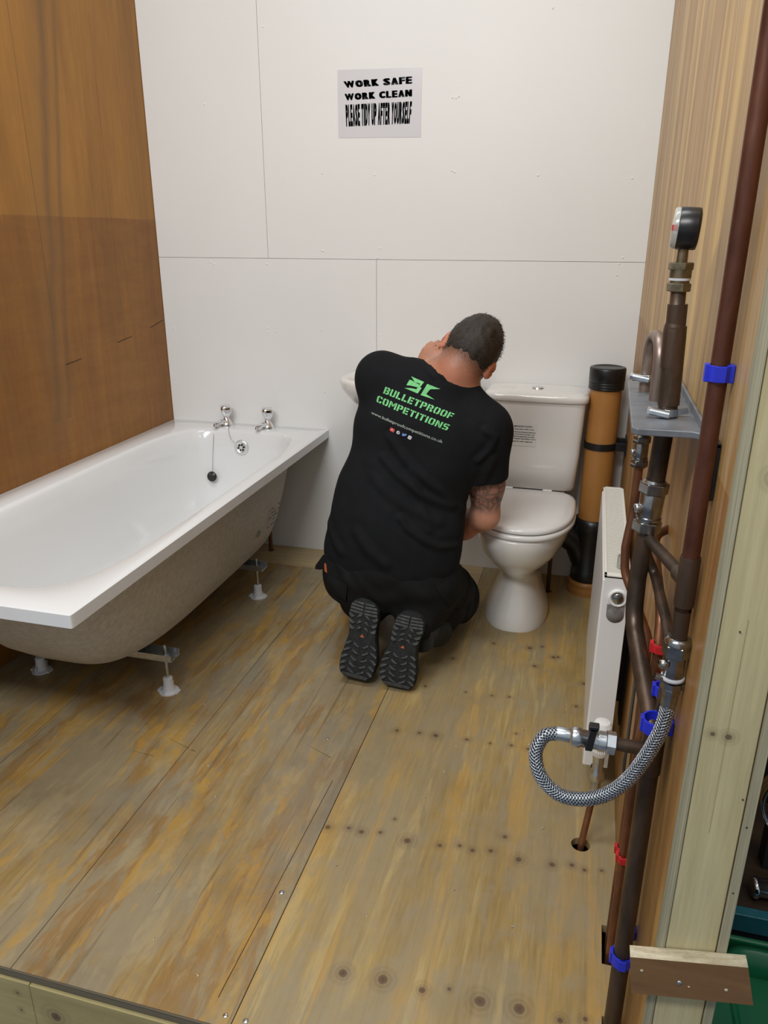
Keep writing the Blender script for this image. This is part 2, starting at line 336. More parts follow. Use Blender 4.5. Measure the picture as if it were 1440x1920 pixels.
def heavy_text(mb, s, TL, BL, TR, BR, e):
    wd = {'W': 1.35, 'I': .5, ' ': .45, 'L': .8, 'E': .85, 'F': .8, 'O': 1.05, 'M': 1.2, 'N': 1.0}
    tot = sum(wd.get(c, .95) for c in s); x = 0; TL, BL, TR, BR = map(Vector, (TL, BL, TR, BR))
    for c in s:
        w_ = wd.get(c, .95)
        if c != ' ':
            V, F = text_mesh(c, .02); ee = e*(1.4 if c == 'I' else 1)
            if c in 'WM': ee = e*.42
            for dx in (-ee, -ee*.33, ee*.33, ee):
                for dy in (-.035, .035):
                    pts = []
                    for a, b_ in V:
                        u_ = (x+.03+(w_-.06)*(ee+(1-2*ee)*a+dx))/tot; v_ = .035+.93*b_+dy; pts.append((BL*(1-u_)+BR*u_)*(1-v_)+(TL*(1-u_)+TR*u_)*v_)
                    mb.add(pts, F)
        x += w_

# ------------------------------------------------------------------ the room
W = 1.884
# back wall: backing with four painted boards on it
wb = struct(obj('wall_back', MB().box((0, .012, -.2), (W+.012, .03, 2.75)), plain('grey_backing', (.22,.21,.19), .8))); g = .0006
BX = .478; BZ = 1.2135; BY = .917
for (x0, x1, z0, z1) in ((0, BX-g, BZ+g, 2.75), (BX+g, W, BZ+g, 2.75), (0, BY-g, 0, BZ-g), (BY+g, W, 0, BZ-g)):
    obj('panel', MB().box((x0, 0, z0), (x1, .0118, z1)), M_white_wall, wb, bevel=.0004, segs=1)
# filled screw dimples on the boards
mb = MB()
for _ in range(46):
    x = random.choice([.03, .24, .47, .49, .70, .90, .93, 1.2, 1.5, 1.8])+random.uniform(-.012, .012); z = random.choice([.1, .4, .7, .95, 1.19, 1.235, 1.5, 1.75, 2.0])+random.uniform(-.02, .02)
    mb.lathe([(.0001, .0016), (.0034, .0012), (.0048, 0)], (x, 0, z), (0, -1, 0), 10, True, caps=False)
stuff(obj('screw_dimple', mb, M_white_wall, wb))
# left wall
wl = struct(obj('wall_left', MB().box((-.03, -2.3, -.2), (-.0015, .03, 2.75)), M_wall_left))
mb = MB()
for (y, z, l, dz) in ((-.62, .885, .045, .004), (-.30, .922, .05, .006), (-.06, .955, .05, .01)):
    mb.prism([(-.0008, y-l, z-dz), (-.0008, y+l, z+dz), (-.0008, y+l, z+dz+.0016), (-.0008, y-l, z-dz+.0022)], (.0004, 0, 0))
stuff(obj('veneer_crack', mb, M_dark, wl))
# right wall: ply sheet, studs, outer sheet; its open end is the post in front
wr = struct(obj('wall_right', MB().box((W, -2.076, -.2), (W+.0118, .03, 2.75)), M_wall_right, bevel=.0007, segs=1))
st = obj('stud', MB().box((W+.0125, -2.08, -.2), (W+.0745, -2.04, 2.75)), M_stud, wr, bevel=.002)
for y in (-1.5, -.9, -.3): obj('stud', MB().box((W+.0125, y-.02, -.2), (W+.0745, y+.02, 2.75)), M_stud, wr)
obj('ply_edge', MB().box((W-.0002, -2.0815, -.2), (W+.0118, -2.0765, 2.75)), M_plyedge, wr, bevel=.0006, segs=1)
obj('ply_edge', MB().box((W+.0755, -2.0815, -.2), (W+.0875, -2.0765, 2.75)), M_plyedge, wr, bevel=.0006, segs=1)
obj('outer_sheet', MB().box((W+.0755, -2.0762, -.2), (W+.0875, .03, 2.75)), M_wall_right, wr)
# knot and screw holes in the post
mb = MB()
for (x, z) in ((W+.0805, .99), (W+.0805, .62), (W+.0805, .515), (W+.07, .66), (W+.033, .885)):
    mb.lathe([(.0012, 0), (.0010, .0006), (.0002, .0006)], (x, -2.0818, z), (0, -1, 0), 8, True)
stuff(obj('nail_hole', mb, M_dark, wr))
# floor: platform of plywood boards with pipe holes
fl = struct(obj('floor', MB().box((0, -2.06, -.2), (W, 0, -.15)), M_dark))
T = .018
def grid_board(name, xs, ys, holes, mat, circ=()):
    mb = MB(); 
    for i in range(len(xs)-1):
        for j in range(len(ys)-1):
            if (i, j) in holes: continue
            c = [c for c in circ if xs[i] < c[0] < xs[i+1] and ys[j] < c[1] < ys[j+1]]
            x0, x1, y0, y1 = xs[i], xs[i+1], ys[j], ys[j+1]
            if not c: mb.add([(x0,y0,0),(x1,y0,0),(x1,y1,0),(x0,y1,0)], [(0,1,2,3)])
            else:
                cx, cy, r = c[0]; n = 32; inner = [(cx+r*math.cos(2*PI*k/n), cy+r*math.sin(2*PI*k/n)) for k in range(n)]; outer = []
                for k in range(n):
                    a = 2*PI*k/n; dx, dy = math.cos(a), math.sin(a)
                    t = min((x1-cx)/dx if dx > 1e-6 else 9, (x0-cx)/dx if dx < -1e-6 else 9, (y1-cy)/dy if dy > 1e-6 else 9, (y0-cy)/dy if dy < -1e-6 else 9)
                    outer.append((cx+dx*t, cy+dy*t))
                mb.add([(*p, 0) for p in inner]+[(*p, 0) for p in outer]+[(*p, -T) for p in inner], [(k, n+k, n+(k+1) % n, (k+1) % n) for k in range(n)]+[((k+1) % n, 2*n+(k+1) % n, 2*n+k, k) for k in range(n)])
                for (qx, qy) in ((x0,y0),(x1,y0),(x1,y1),(x0,y1)):   # corner fans
                    best = min(range(n), key=lambda k: (outer[k][0]-qx)**2+(outer[k][1]-qy)**2)
                    k2 = [(best+d) % n for d in (-1, 0, 1)]
                    P = [(*outer[k], 0) for k in k2]; mb.add(P+[(qx, qy, 0)], [(0, 3, 1), (1, 3, 2)] if False else [(0, 3, 1), (1, 3, 2)])
            for cond, a, b_ in (((i-1, j), (x0,y1), (x0,y0)), ((i+1, j), (x1,y0), (x1,y1)), ((i, j-1), (x0,y0), (x1,y0)), ((i, j+1), (x1,y1), (x0,y1))):
                ii, jj = cond
                if ii < 0 or jj < 0 or ii >= len(xs)-1 or jj >= len(ys)-1 or cond in holes:
                    mb.add([(*a, 0), (*b_, 0), (*b_, -T), (*a, -T)], [(0, 3, 2, 1)])
    return obj(name, mb, mat, fl)
YF = -2.078; YS = -.196
grid_board('board', [0, .3303], [YF, YS], (), M_floor_old)
grid_board('board', [.3318, .7716], [YF, YS], (), M_floor_old)
grid_board('board', [.7732, 1.2215], [YF, YS], (), M_floor_old)
grid_board('board', [1.2235, 1.3805, 1.77, 1.842, 1.852, 1.8835], [YF, -2.01, -1.885, -1.778, -1.688, -1.515, -1.441, -.225, -.1965], {(4, 1), (4, 3), (1, 7), (2, 7), (3, 7), (4, 7)}, M_floor_new, circ=((1.806, -1.478, .021),))
grid_board('board', [0, .40, .50, 1.38], [YS+.0015, -.11, -.01, 0], (), M_floor_strip, circ=((.452, -.06, .016),))
grid_board('board', [1.3815, 1.60, 1.70, W], [-.2235, -.20, -.11, -.01, 0], (), M_floor_new, circ=((1.651, -.16, .016),))
# platform front
obj('front_edge', MB().box((0, YF-.0035, -.0175), (W-.0005, YF-.0005, -.0008)), M_plyedge_h, fl)
obj('fascia', MB().box((0, YF-.008, -.2), (.815, YF+.02, -.019)), M_stud_dark, fl, bevel=.002)
obj('fascia', MB().box((.8165, YF-.009, -.2), (W-.002, YF+.02, -.019)), M_stud_dark, fl, bevel=.002)
mb = MB()
for (xa, ya, xb, yb, wd) in ((1.178, -2.03, 1.192, -1.42, .0007), (.70, -1.372, .80, -1.405, .0006), (.62, -1.445, .70, -1.45, .0005), (1.08, -1.30, 1.16, -1.335, .0005)):
    mb.add([(xa-wd, ya, .0003), (xa+wd, ya, .0003), (xb+wd, yb+wd, .0003), (xb-wd, yb-wd, .0003)], [(0, 1, 2, 3)])
stuff(obj('scratch', mb, M_dark, fl))
# pale scraps and shavings on the boards
shav = []
for i, (x, y) in enumerate([(.78,-1.40),(.86,-1.45),(.93,-1.55),(.60,-1.72),(.74,-1.30),(.30,-1.6),(1.47,-1.2),(1.46,-1.31),(1.50,-1.30),(1.43,-1.42),(1.66,-1.14),(1.69,-1.13),(1.75,-.95),(1.39,-1.79),(1.68,-1.74),(1.64,-1.08),(1.0,-1.95),(.95,-1.85),(1.12,-2.0),(.72,-1.2),(.83,-1.18),(1.72,-1.45),(1.55,-1.68),(1.29,-1.68)]):
    q = bpy.data.meshes.new('s'); bpy.data.meshes.remove(q)
    a = random.uniform(0, PI); L = random.uniform(.003, .009); wd = random.uniform(.0008, .002); d = Vector((math.cos(a), math.sin(a), 0)); e = Vector((-d.y, d.x, 0))
    mb = MB(); rings = []
    for k in range(5):
        t = k/4-.5; c = Vector((x, y, .0012+.0018*math.cos(t*PI)))+d*L*t+e*.002*math.sin(t*5)
        rings.append([c-e*wd, c+e*wd, c+e*wd+Vector((0, 0, .0004)), c-e*wd+Vector((0, 0, .0004))])
    mb.loft(rings, smooth=False)
    mb.v = [(a_, b_, c_-.0010) for a_, b_, c_ in mb.v]
    o = obj('wood_shaving', mb, M_offedge); tag(o, 'tiny curled pale wood shaving lying loose on the plywood floor', 'shaving', 'wood shavings scattered on the floor')
for x, y, r_, m in ((1.2, -1.78, .0055, M_zinc), (1.206, -2.058, .005, M_chrome), (1.245, -2.058, .005, M_zinc), (1.125, -1.26, .0035, M_zinc)):
    obj('screw_head', MB().lathe([(r_, 0), (r_, .0006), (r_*.6, .0014), (.0001, .0015)], (x, y, 0), (0, 0, 1), 14, True, caps=False), m, fl)

# ------------------------------------------------------------------ bath
def sring(x0, x1, y0, y1, z, e, n=120):
    cx, cy, a, b_ = (x0+x1)/2, (y0+y1)/2, (x1-x0)/2, (y1-y0)/2; out = []
    for k in range(n):
        t = 2*PI*(k+.5)/n; c, s = math.cos(t), math.sin(t)
        out.append((cx+a*math.copysign(abs(c)**(2/e), c), cy+b_*math.copysign(abs(s)**(2/e), s), z))
    return out
bath = thing('bathtub', (.355, -.85, 0), 'white acrylic bathtub without side panel on adjustable feet against the orange plywood wall', 'bathtub')
RZ = .545; BW = .711; BL = -1.695
inner = [sring(.0, BW, BL, -.0, RZ-.003, 200), sring(.004, BW-.004, BL+.004, -.004, RZ, 160), sring(.086, .668, -1.615, -.098, RZ, 5.0), sring(.093, .661, -1.607, -.105, RZ-.003, 5.0), sring(.101, .653, -1.597, -.112, RZ-.014, 4.8),
    sring(.115, .636, -1.56, -.122, .45, 4.6), sring(.135, .612, -1.49, -.14, .34, 4.4), sring(.155, .588, -1.40, -.163, .24, 4.2), sring(.178, .565, -1.33, -.19, .185, 4.0), sring(.22, .52, -1.25, -.25, .163, 3.6), sring(.30, .44, -1.05, -.4, .157, 3), sring(.36, .38, -.8, -.6, .156, 3)]
mb = MB(); mb.loft(inner, False, True, True)
obj('tub', mb, M_acrylic, bath)
mb = MB()      # turned down apron of the rim
oa = [sring(.0, BW, BL, -.0, z, 200) for z in (RZ-.003, RZ-.034)]; ob = [sring(.005, BW-.005, BL+.005, -.005, z, 60) for z in (RZ-.034, RZ-.008)]
mb.loft(oa+ob, False, False, False); obj('rim_apron', mb, M_acrylic, bath)
shell = [sring(.02, .692, -1.675, -.02, RZ-.012, 20), sring(.06, .672, -1.635, -.06, RZ-.03, 6), sring(.082, .664, -1.615, -.088, RZ-.06, 4.8), sring(.10, .650, -1.575, -.105, .45, 4.6), sring(.12, .628, -1.51, -.122, .34, 4.4), sring(.138, .604, -1.42, -.145, .24, 4.2), sring(.158, .582, -1.35, -.17, .18, 4.0), sring(.185, .553, -1.29, -.21, .153, 3.8), sring(.23, .51, -1.24, -.27, .141, 3.4), sring(.34, .40, -.9, -.6, .14, 3)]
mb = MB(); mb.loft([list(reversed(r)) for r in shell], False, True, True)
sh = obj('shell', mb, M_shell, bath); lab(sh, 'beige rough fibreglass underside of the bath')
# printed marks on the shell
def shell_pt(y, z):     # outer face of the shell at its right side
    t = (z-.24)/(.34-.24); return .606+.024*t+.0016
mb = MB()
def shell_text(s, y0, y1, z0, z1, off=0.0):
    V, F = text_mesh(s, off); mb.add([(shell_pt(y0+(y1-y0)*a, z0+(z1-z0)*b_), y0+(y1-y0)*a, z0+(z1-z0)*b_) for a, b_ in V], F)
shell_text('CE', -.545, -.515, .262, .282, .02); obj('approval_mark', mb, M_dark, sh); mb = MB()
for k, (y0, y1, z) in enumerate([(-.46, -.34, .335), (-.44, -.36, .315), (-.45, -.37, .298), (-.44, -.38, .282), (-.45, -.36, .262)]):
    yy = y0
    while yy < y1:
        l = random.uniform(.004, .012); 
        if random.random() < .75: mb.add([(shell_pt(yy, z), yy, z), (shell_pt(yy, z), yy+l, z), (shell_pt(yy, z+.006), yy+l, z+.006), (shell_pt(yy, z+.006), yy, z+.006)], [(0, 1, 2, 3)])
        yy += l+.004
pm = stuff(obj('printed_marks', mb, M_dark, sh))
# overflow
ov = obj('overflow_plate', MB().lathe([(.0001, .0035), (.017, .0035), (.021, .009), (.029, .0085), (.032, .004), (.0325, 0)], (.372, -.118, .474), (0, -1, .10), 36, True, caps=False), plain('satin_chrome', (.75,.76,.77), .3, .6), bath)
mb = MB()
for k in range(6):
    a = k*PI/3+.2; mb.lathe([(.0044, 0), (.0044, .0014), (.0001, .0015)], (.370+.0115*math.cos(a), -.1225, .474+.0115*math.sin(a)), (0, -1, .1), 12, True)
obj('overflow_holes', mb, M_dark, ov)
# feet rails
for ry, fy in ((-1.165, -1.2), (-.50, -.535)):
    mb = MB(); mb.box((.085, ry-.026, .118), (.618, ry+.026, .121)); mb.box((.085, ry-.026, .121), (.618, ry-.0235, .139)); mb.box((.085, ry+.0235, .121), (.618, ry+.026, .139))
    rail = obj('foot_rail', mb, M_zinc, bath, bevel=.0006, segs=1); lab(rail, 'galvanised steel channel under the bath')
    for fx in (.135, .585):
        ft = MB(); ft.lathe([(.005, 0), (.005, .128)], (fx, ry, .03), (0, 0, 1), 12); ft.lathe([(.010, 0), (.010, .007)], (fx, ry, .121), (0, 0, 1), 6, False); ft.lathe([(.010, 0), (.010, .006)], (fx, ry, .111), (0, 0, 1), 6, False)
        leg = obj('leg', ft, M_zinc, bath)
        c = MB(); c.lathe([(.030, 0), (.030, .004), (.019, .007), (.015, .03), (.0145, .048), (.011, .050), (.006, .050)], (fx, ry, 0), (0, 0, 1), 20, False)
        c.box((fx-.034, ry-.011, 0), (fx+.034, ry+.011, .006)); c.box((fx-.002, ry-.028, .004), (fx+.002, ry+.028, .022))
        lab(obj('foot_cup', c, M_whiteplastic, leg, bevel=.0008), 'white plastic foot')
c = MB(); c.lathe([(.022, 0), (.022, .012), (.014, .018), (.007, .02), (.007, .142)], (.37, -.83, 0), (0, 0, 1), 18, True); lab(obj('centre_foot', c, M_black, bath), 'black centre foot under the tub')
# copper tail under the taps
for k, (x, lb) in enumerate(((.452, 'brown copper pipe rising from the floor under the right bath tap'), (.27, 'brown copper pipe rising from the floor under the left bath tap'))):
    mb = MB(); mb.tube([(x, -.06, -.15 if k == 0 else 0), (x, -.06, .50)], .0078, 14)
    o = obj('supply_pipe', mb, M_copper_stain); tag(o, lb, 'pipe', 'bath supply pipes')
# taps
def tap(x, lb):
    t = thing('bath_tap', (x, -.052, RZ), lb, 'tap', 'bath taps')
    B = MB().lathe([(.026, 0), (.0265, .004), (.024, .010), (.020, .020), (.013, .030), (.0095, .036), (.0095, .042)], (x, -.052, RZ), (0, 0, 1), 28)
    obj('body', B, M_chrome, t)
    sp = MB().tube([(x, -.055, RZ+.016), (x-.006, -.078, RZ+.021), (x-.014, -.102, RZ+.022), (x-.018, -.112, RZ+.018)], [.012, .0105, .0095, .009], 16)
    sp.lathe([(.0098, 0), (.0098, .012)], (x-.018, -.112, RZ+.018), (-.1, -.45, -1), 8, False)
    obj('spout', sp, M_chrome, t, bevel=.0006)
    pr = [(.010, .036), (.016, .042), (.0225, .056), (.0245, .076), (.021, .085), (.0001, .087)]
    H = MB(); rings = []
    for r_, h in pr:
        rings.append([(x+r_*(1+.08*math.cos(4*a+.6))*math.cos(a), -.052+r_*(1+.08*math.cos(4*a+.6))*math.sin(a), RZ+h) for a in [2*PI*k/32 for k in range(32)]])
    H.loft(rings, True, False); obj('handle', H, M_chrome, t)
tap(.277, 'chrome bath tap nearer the orange plywood wall, with a bead chain beside it')
tap(.463, 'chrome bath tap further right on the bath end, with nothing hanging from it')
pl = thing('bath_plug', (.258, -.13, .39), 'black rubber bath plug hanging on a thin chain inside the tub', 'plug')
obj('stopper', MB().lathe([(.016, 0), (.0195, .006), (.0215, .009), (.0205, .012), (.0001, .012)], (.252, -.160, .352), (0, -1, .18), 28, True), M_black, pl)
mb = MB(); pth = spline([(.262, -.082, RZ+.008), (.256, -.095, RZ+.005), (.249, -.116, RZ-.02), (.249, -.138, .46), (.251, -.160, .375)], 16)
mb.tube(pth, .0008, 6)
for p in pth[::2]: mb.lathe([(.0004, -.0013), (.0014, 0), (.0004, .0013)], p, (0, 0, 1), 6)
pth2 = spline([(.300, -.072, RZ+.004), (.308, -.100, RZ+.001), (.325, -.124, RZ-.03), (.345, -.132, .495)], 12); mb.tube(pth2, .0008, 6)
for p in pth2[::2]: mb.lathe([(.0004, -.0013), (.0014, 0), (.0004, .0013)], p, (0, 0, 1), 6)
obj('chain', mb, M_dullchrome, pl)

# ------------------------------------------------------------------ sign
sg = obj('wall_sign', MB().prism([(.775,-.0012,1.631),(1.081,-.0012,1.626),(1.081,-.0012,1.843),(.775,-.0012,1.848)], (0, .0010, 0)), M_paper)
tag(sg, 'laminated white safety notice with bold black capitals on the upper wall', 'sign')
mb = MB(); Y = -.0018
def sgp(X, Yp):   # sign crop pixels -> wall (crop 600..820 x 100..290 scaled 6.545)
    u_ = (X-215)/(1240-215); v_ = (Yp-190)/(1040-190); tz = 1.848-.005*u_; bz = 1.631-.005*u_
    return (.775+.306*u_, Y, tz+(bz-tz)*v_+(.0 if True else 0))
for s, TL, BL_, TR, BR_, off in (('WORK SAFE', (285,333), (305,415), (1128,296), (1128,383), .05), ('WORK CLEAN', (298,487), (305,570), (1128,452), (1128,538), .05), ('PLEASE TIDY UP AFTER YOURSELF', (308,622), (315,897), (1128,597), (1115,870), .04)):
    heavy_text(mb, s, *[sgp(*p_) for p_ in (TL, BL_, TR, BR_)], .13 if s[0] == 'W' else .10)
obj('lettering', mb, M_ink, sg)

# ------------------------------------------------------------------ basin (behind the man) and pedestal
bs = thing('wash_basin', (1.09, 0, .80), 'white ceramic wash basin on the back wall partly hidden behind the kneeling man', 'basin')
def bring(k, z, dy=0, n=72):
    out = []
    for i in range(n):
        t = 2*PI*i/n; c, s = math.cos(t), math.sin(t); x = 1.10+.255*k*math.copysign(abs(c)**.85, c); y = -.205+(.195*k)*math.copysign(abs(s)**.8, s)
        out.append((x, min(y+dy, -.003), z))
    return out
mb = MB(); mb.loft([bring(.30, .60, .10), bring(.42, .63, .07), bring(.62, .67, .04), bring(.85, .73, .01), bring(.97, .775), bring(1.0, .80), bring(.99, .81), bring(.96, .815), bring(.86, .813), bring(.80, .80, -.01), bring(.72, .74, -.01), bring(.5, .70, -.01), bring(.15, .69, -.01)])
obj('bowl', mb, M_ceramic, bs)
mb = MB(); mb.tube(fillet([(1.10, -.13, .62), (1.10, -.13, .50), (1.10, -.03, .50), (1.10, -.001, .50)], .03), .018, 18); mb.lathe([(.028, 0), (.030, .05), (.024, .07)], (1.10, -.13, .50), (0, 0, 1), 20)
lab(obj('waste_trap', mb, M_whiteplastic, bs), 'white plastic waste trap')

# ------------------------------------------------------------------ toilet
XT = 1.552
toilet = thing('toilet', (XT, -.35, 0), 'white close-coupled toilet with its lid closed, beside the soil pipe', 'toilet')
def oring(cx, cy, a, bf, bb, z, e=2.2, n=64):
    out = []
    for i in range(n):
        t = 2*PI*i/n; c, s = math.cos(t), math.sin(t); yy = (bf if s < 0 else bb)*math.copysign(abs(s)**(2/e), s)
        out.append((cx+a*math.copysign(abs(c)**(2/e), c), cy+yy, z))
    return out
P = [oring(XT-.003, -.33, .113, .195, .16, 0, 2.4), oring(XT-.003, -.33, .114, .196, .16, .012, 2.4), oring(XT-.003, -.33, .104, .186, .155, .05, 2.4), oring(XT-.002, -.33, .083, .165, .15, .11, 2.3), oring(XT, -.33, .068, .150, .15, .165, 2.2), oring(XT, -.33, .069, .160, .155, .19, 2.2),
     oring(XT, -.34, .085, .195, .16, .22, 2.1), oring(XT, -.35, .118, .240, .17, .26, 2.1), oring(XT, -.36, .145, .272, .18, .30, 2.1), oring(XT, -.365, .160, .290, .185, .345, 2.1), oring(XT, -.37, .167, .298, .19, .385, 2.15), oring(XT, -.37, .164, .295, .19, .393, 2.15), oring(XT, -.37, .12, .23, .15, .394, 2.2)]
P.reverse(); mb = MB(); mb.loft([list(r) for r in P]); 
mb.box((XT-.13, -.19, .33), (XT+.13, -.03, .41))
pan = obj('pan', mb, M_ceramic, toilet)
def dring(a, front, back, z, n=64):
    out = []
    for i in range(n):
        t = 2*PI*i/n; c, s = math.cos(t), math.sin(t); e = 2.15 if s < 0 else 5
        yy = -.42+((front) if s < 0 else (back))*math.copysign(abs(s)**(2/e), s); out.append((XT+.008+a*math.copysign(abs(c)**(2/e), c), yy, z))
    return out
mb = MB(); mb.loft([dring(.163, .243, .17, .396), dring(.170, .250, .175, .400), dring(.171, .251, .175, .411), dring(.167, .247, .175, .4145)]); obj('seat', mb, M_seat, toilet)
mb = MB(); mb.loft([dring(.160, .236, .175, .4165), dring(.166, .243, .18, .420), dring(.167, .244, .18, .428), dring(.163, .240, .178, .4345), dring(.150, .226, .165, .438), dring(.09, .15, .1, .4405), dring(.02, .03, .02, .441)]); obj('lid', mb, M_seat, toilet)
for dx in (-.07, .07): obj('hinge', MB().lathe([(.011, -.016), (.011, .016)], (XT+dx, -.232, .425), (1, 0, 0), 14), M_seat, toilet)
# cistern
mb = MB(); mb.loft([sring(1.405, 1.712, -.178, -.006, .418, 7), sring(1.398, 1.716, -.186, -.005, .432, 7), sring(1.388, 1.724, -.192, -.005, .55, 8), sring(1.380, 1.731, -.198, -.004, .744, 8)])
ci = obj('cistern', mb, M_ceramic, toilet)
mb = MB(); mb.loft([sring(1.374, 1.736, -.203, -.003, .745, 7), sring(1.370, 1.740, -.207, -.003, .749, 7), sring(1.370, 1.740, -.207, -.003, .764, 7), sring(1.374, 1.736, -.203, -.004, .7715, 7), sring(1.384, 1.726, -.192, -.008, .776, 7), sring(1.42, 1.69, -.15, -.03, .7785, 6)])
cl = obj('cistern_lid', mb, M_ceramic, toilet)
mb = MB(); mb.lathe([(.0225, 0), (.0225, .004), (.019, .005), (.018, .003), (.0165, .0055), (.0001, .0065)], (XT+.003, -.102, .778), (0, 0, 1), 30)
obj('flush_button', mb, M_chrome, cl)
mb = MB(); mb.box((1.40, -.135, .7775), (1.475, -.075, .7789))
lab(obj('lid_sticker', mb, M_sticker, cl), 'pale sticker on the cistern lid')
# notice on the cistern front: x 1.468-1.560, z .575-.66
def cfy(z): return -.192-.006*(z-.55)/.194-.0012
mb = MB(); X0, X1 = 1.470, 1.566; Z0, Z1 = .582, .665
mb.prism([(X0, cfy(Z0), Z0), (X1, cfy(Z0), Z0), (X1, cfy(Z1), Z1), (X0, cfy(Z1), Z1)], (0, .0006, 0))
ns = obj('notice_sticker', mb, M_sticker, ci); lab(ns, 'small printed notice on the cistern front')
mb = MB()
for s, a, b_, z in (('IMPORTANT NOTICE', .17, .83, .88), ('Pre Open Cistern Walls on use', .08, .9, .75), ('We Pride Group Advisement policy the', .03, .97, .62), ('quality of any joints and pipe it can', .02, .94, .52), ('permitted to guarantee any leaks', .02, .94, .42), ('It is the installers responsibility to use it', 0, .99, .32), ('Please for water tightness', .08, .88, .20)):
    z0 = Z0+(Z1-Z0)*(z-.045); z1 = Z0+(Z1-Z0)*(z+.035); xa = X0+(X1-X0)*a; xb = X0+(X1-X0)*b_
    text_quad(mb, s, (xa, cfy(z1)-.0005, z1), (xa, cfy(z0)-.0005, z0), (xb, cfy(z1)-.0005, z1), (xb, cfy(z0)-.0005, z0), .02)
obj('notice_text', mb, M_ink, ns)
mb = MB(); mb.tube(fillet([(1.651, -.16, -.15), (1.651, -.16, .36), (1.651, -.13, .42)], .03), .0078, 14)
tag(obj('toilet_supply_pipe', mb, M_copper_dark), 'thin copper pipe rising from the floor behind the toilet pan', 'pipe')
mb = MB(); mb.lathe([(.018, 0), (.018, .002), (.009, .004)], (1.651, -.16, .0), (0, 0, 1), 18)

# ------------------------------------------------------------------ soil pipe
SX, SY = 1.793, -.115
soil = thing('soil_pipe', (SX, SY, 0), 'tall orange-brown plastic soil pipe with black cap and black branch in the back corner', 'pipe')
obj('pipe', MB().lathe([(.055, .29), (.055, .80)], (SX, SY, 0), (0, 0, 1), 40), M_terracotta, soil)
obj('cap', MB().lathe([(.058, .79), (.0615, .792), (.0615, .797), (.060, .799), (.0615, .801), (.0615, .806), (.060, .808), (.0615, .810), (.0615, .815), (.060, .817), (.062, .820), (.0625, .862), (.060, .867), (.050, .869), (.048, .866), (.0001, .867)], (SX, SY, 0), (0, 0, 1), 44, True), M_black, soil)
mb = MB(); mb.lathe([(.0585, .305), (.0635, .303), (.0635, .26), (.060, .25), (.060, .10), (.064, .095), (.064, .055), (.058, .05)], (SX, SY, 0), (0, 0, 1), 40, True)
mb.tube(fillet([(SX, SY, .09), (SX-.05, SY, .20), (SX-.14, SY+.0, .255), (XT+.02, SY, .265)], .06), .050, 28)
obj('branch', mb, M_black, soil)
obj('base_socket', MB().lathe([(.071, 0), (.071, .012), (.073, .018), (.0705, .026), (.0705, .040), (.073, .045), (.066, .056), (.058, .056)], (SX, SY, 0), (0, 0, 1), 40, True), M_terracotta, soil)
mb = MB(); mb.lathe([(.0555, .575), (.0585, .575), (.0585, .60), (.0555, .60)], (SX, SY, 0), (0, 0, 1), 40, False, caps=False)
mb.box((SX+.052, SY-.028, .572), (W-.0005, SY-.020, .602)); mb.box((SX+.052, SY+.010, .585), (W-.0005, SY+.020, .612)); mb.box((W-.006, SY-.045, .56), (W-.0005, SY+.04, .62))
obj('clip', mb, M_black, soil, bevel=.001)

# ------------------------------------------------------------------ radiator
RX0, RX1, RY0, RY1, RZ0, RZ1 = 1.800, 1.858, -1.313, -.663, .088, .600
rad = thing('radiator', ((RX0+RX1)/2, -.99, RZ0), 'slim white double panel radiator on the right wall seen end-on', 'radiator')
obj('front_panel', MB().box((RX0-.002, RY0+.004, RZ0), (RX0+.012, RY1-.004, RZ1-.012)), M_enamel, rad, bevel=.005, segs=3)
obj('back_panel', MB().box((RX1-.012, RY0+.004, RZ0), (RX1, RY1-.004, RZ1-.012)), M_enamel, rad, bevel=.005, segs=3)
mb = MB()
for k in range(26):
    y = RY0+.03+k*.024; mb.box((RX0+.013, y, RZ0+.04), (RX1-.013, y+.001, RZ1-.04))
stuff(obj('fins', mb, M_enamel, rad))
sp = MB().box((RX0+.002, RY0, RZ0+.006), (RX1-.001, RY0+.0035, RZ1-.002)); obj('end_panel', MB().box((RX0+.002, RY1-.0035, RZ0+.006), (RX1-.001, RY1, RZ1-.002)), M_enamel, rad, bevel=.0012)
side = obj('end_panel', sp, M_enamel, rad, bevel=.0012)
mb = MB(); mb.box((RX0+.001, RY0, RZ1-.007), (RX0+.007, RY1, RZ1)); mb.box((RX1-.006, RY0, RZ1-.007), (RX1, RY1, RZ1)); mb.box((RX0+.001, RY0, RZ1-.007), (RX1, RY0+.016, RZ1)); mb.box((RX0+.001, RY1-.008, RZ1-.007), (RX1, RY1, RZ1))
gf = obj('grille_frame', mb, M_grille, rad, bevel=.0008)
mb = MB(); y = RY0+.018
while y < RY1-.01: mb.box((RX0+.007, y, RZ1-.006), (RX1-.006, y+.0042, RZ1-.001)); y += .0088
stuff(obj('grille_slats', mb, M_grille, gf))
c = (RX0+.0345, RY0-.001, RZ1-.052)
mb = MB(); mb.lathe([(.0215, 0), (.0215, .003), (.019, .006), (.0155, .006), (.0145, .001), (.0001, .001)], c, (0, -1, 0), 36)
obj('port_collar', mb, M_enamel, rad)
mb = MB(); mb.lathe([(.0125, .0), (.0125, .006), (.011, .0075), (.0001, .0075)], c, (0, -1, 0), 28); lab(obj('blanking_plug', mb, M_dullchrome, rad), 'grey metal blanking plug in the radiator end')
mb = MB(); mb.lathe([(.019, 0), (.019, .001), (.0001, .001)], (c[0]-.002, RY0-.0004, c[2]-.043), (0, -1, 0), 28); mb.box((c[0]-.021, RY0-.0014, c[2]-.043), (c[0]+.017, RY0-.0004, c[2]-.018)); lab(obj('recess', mb, M_greybox, rad), 'dark round recess below the plug')
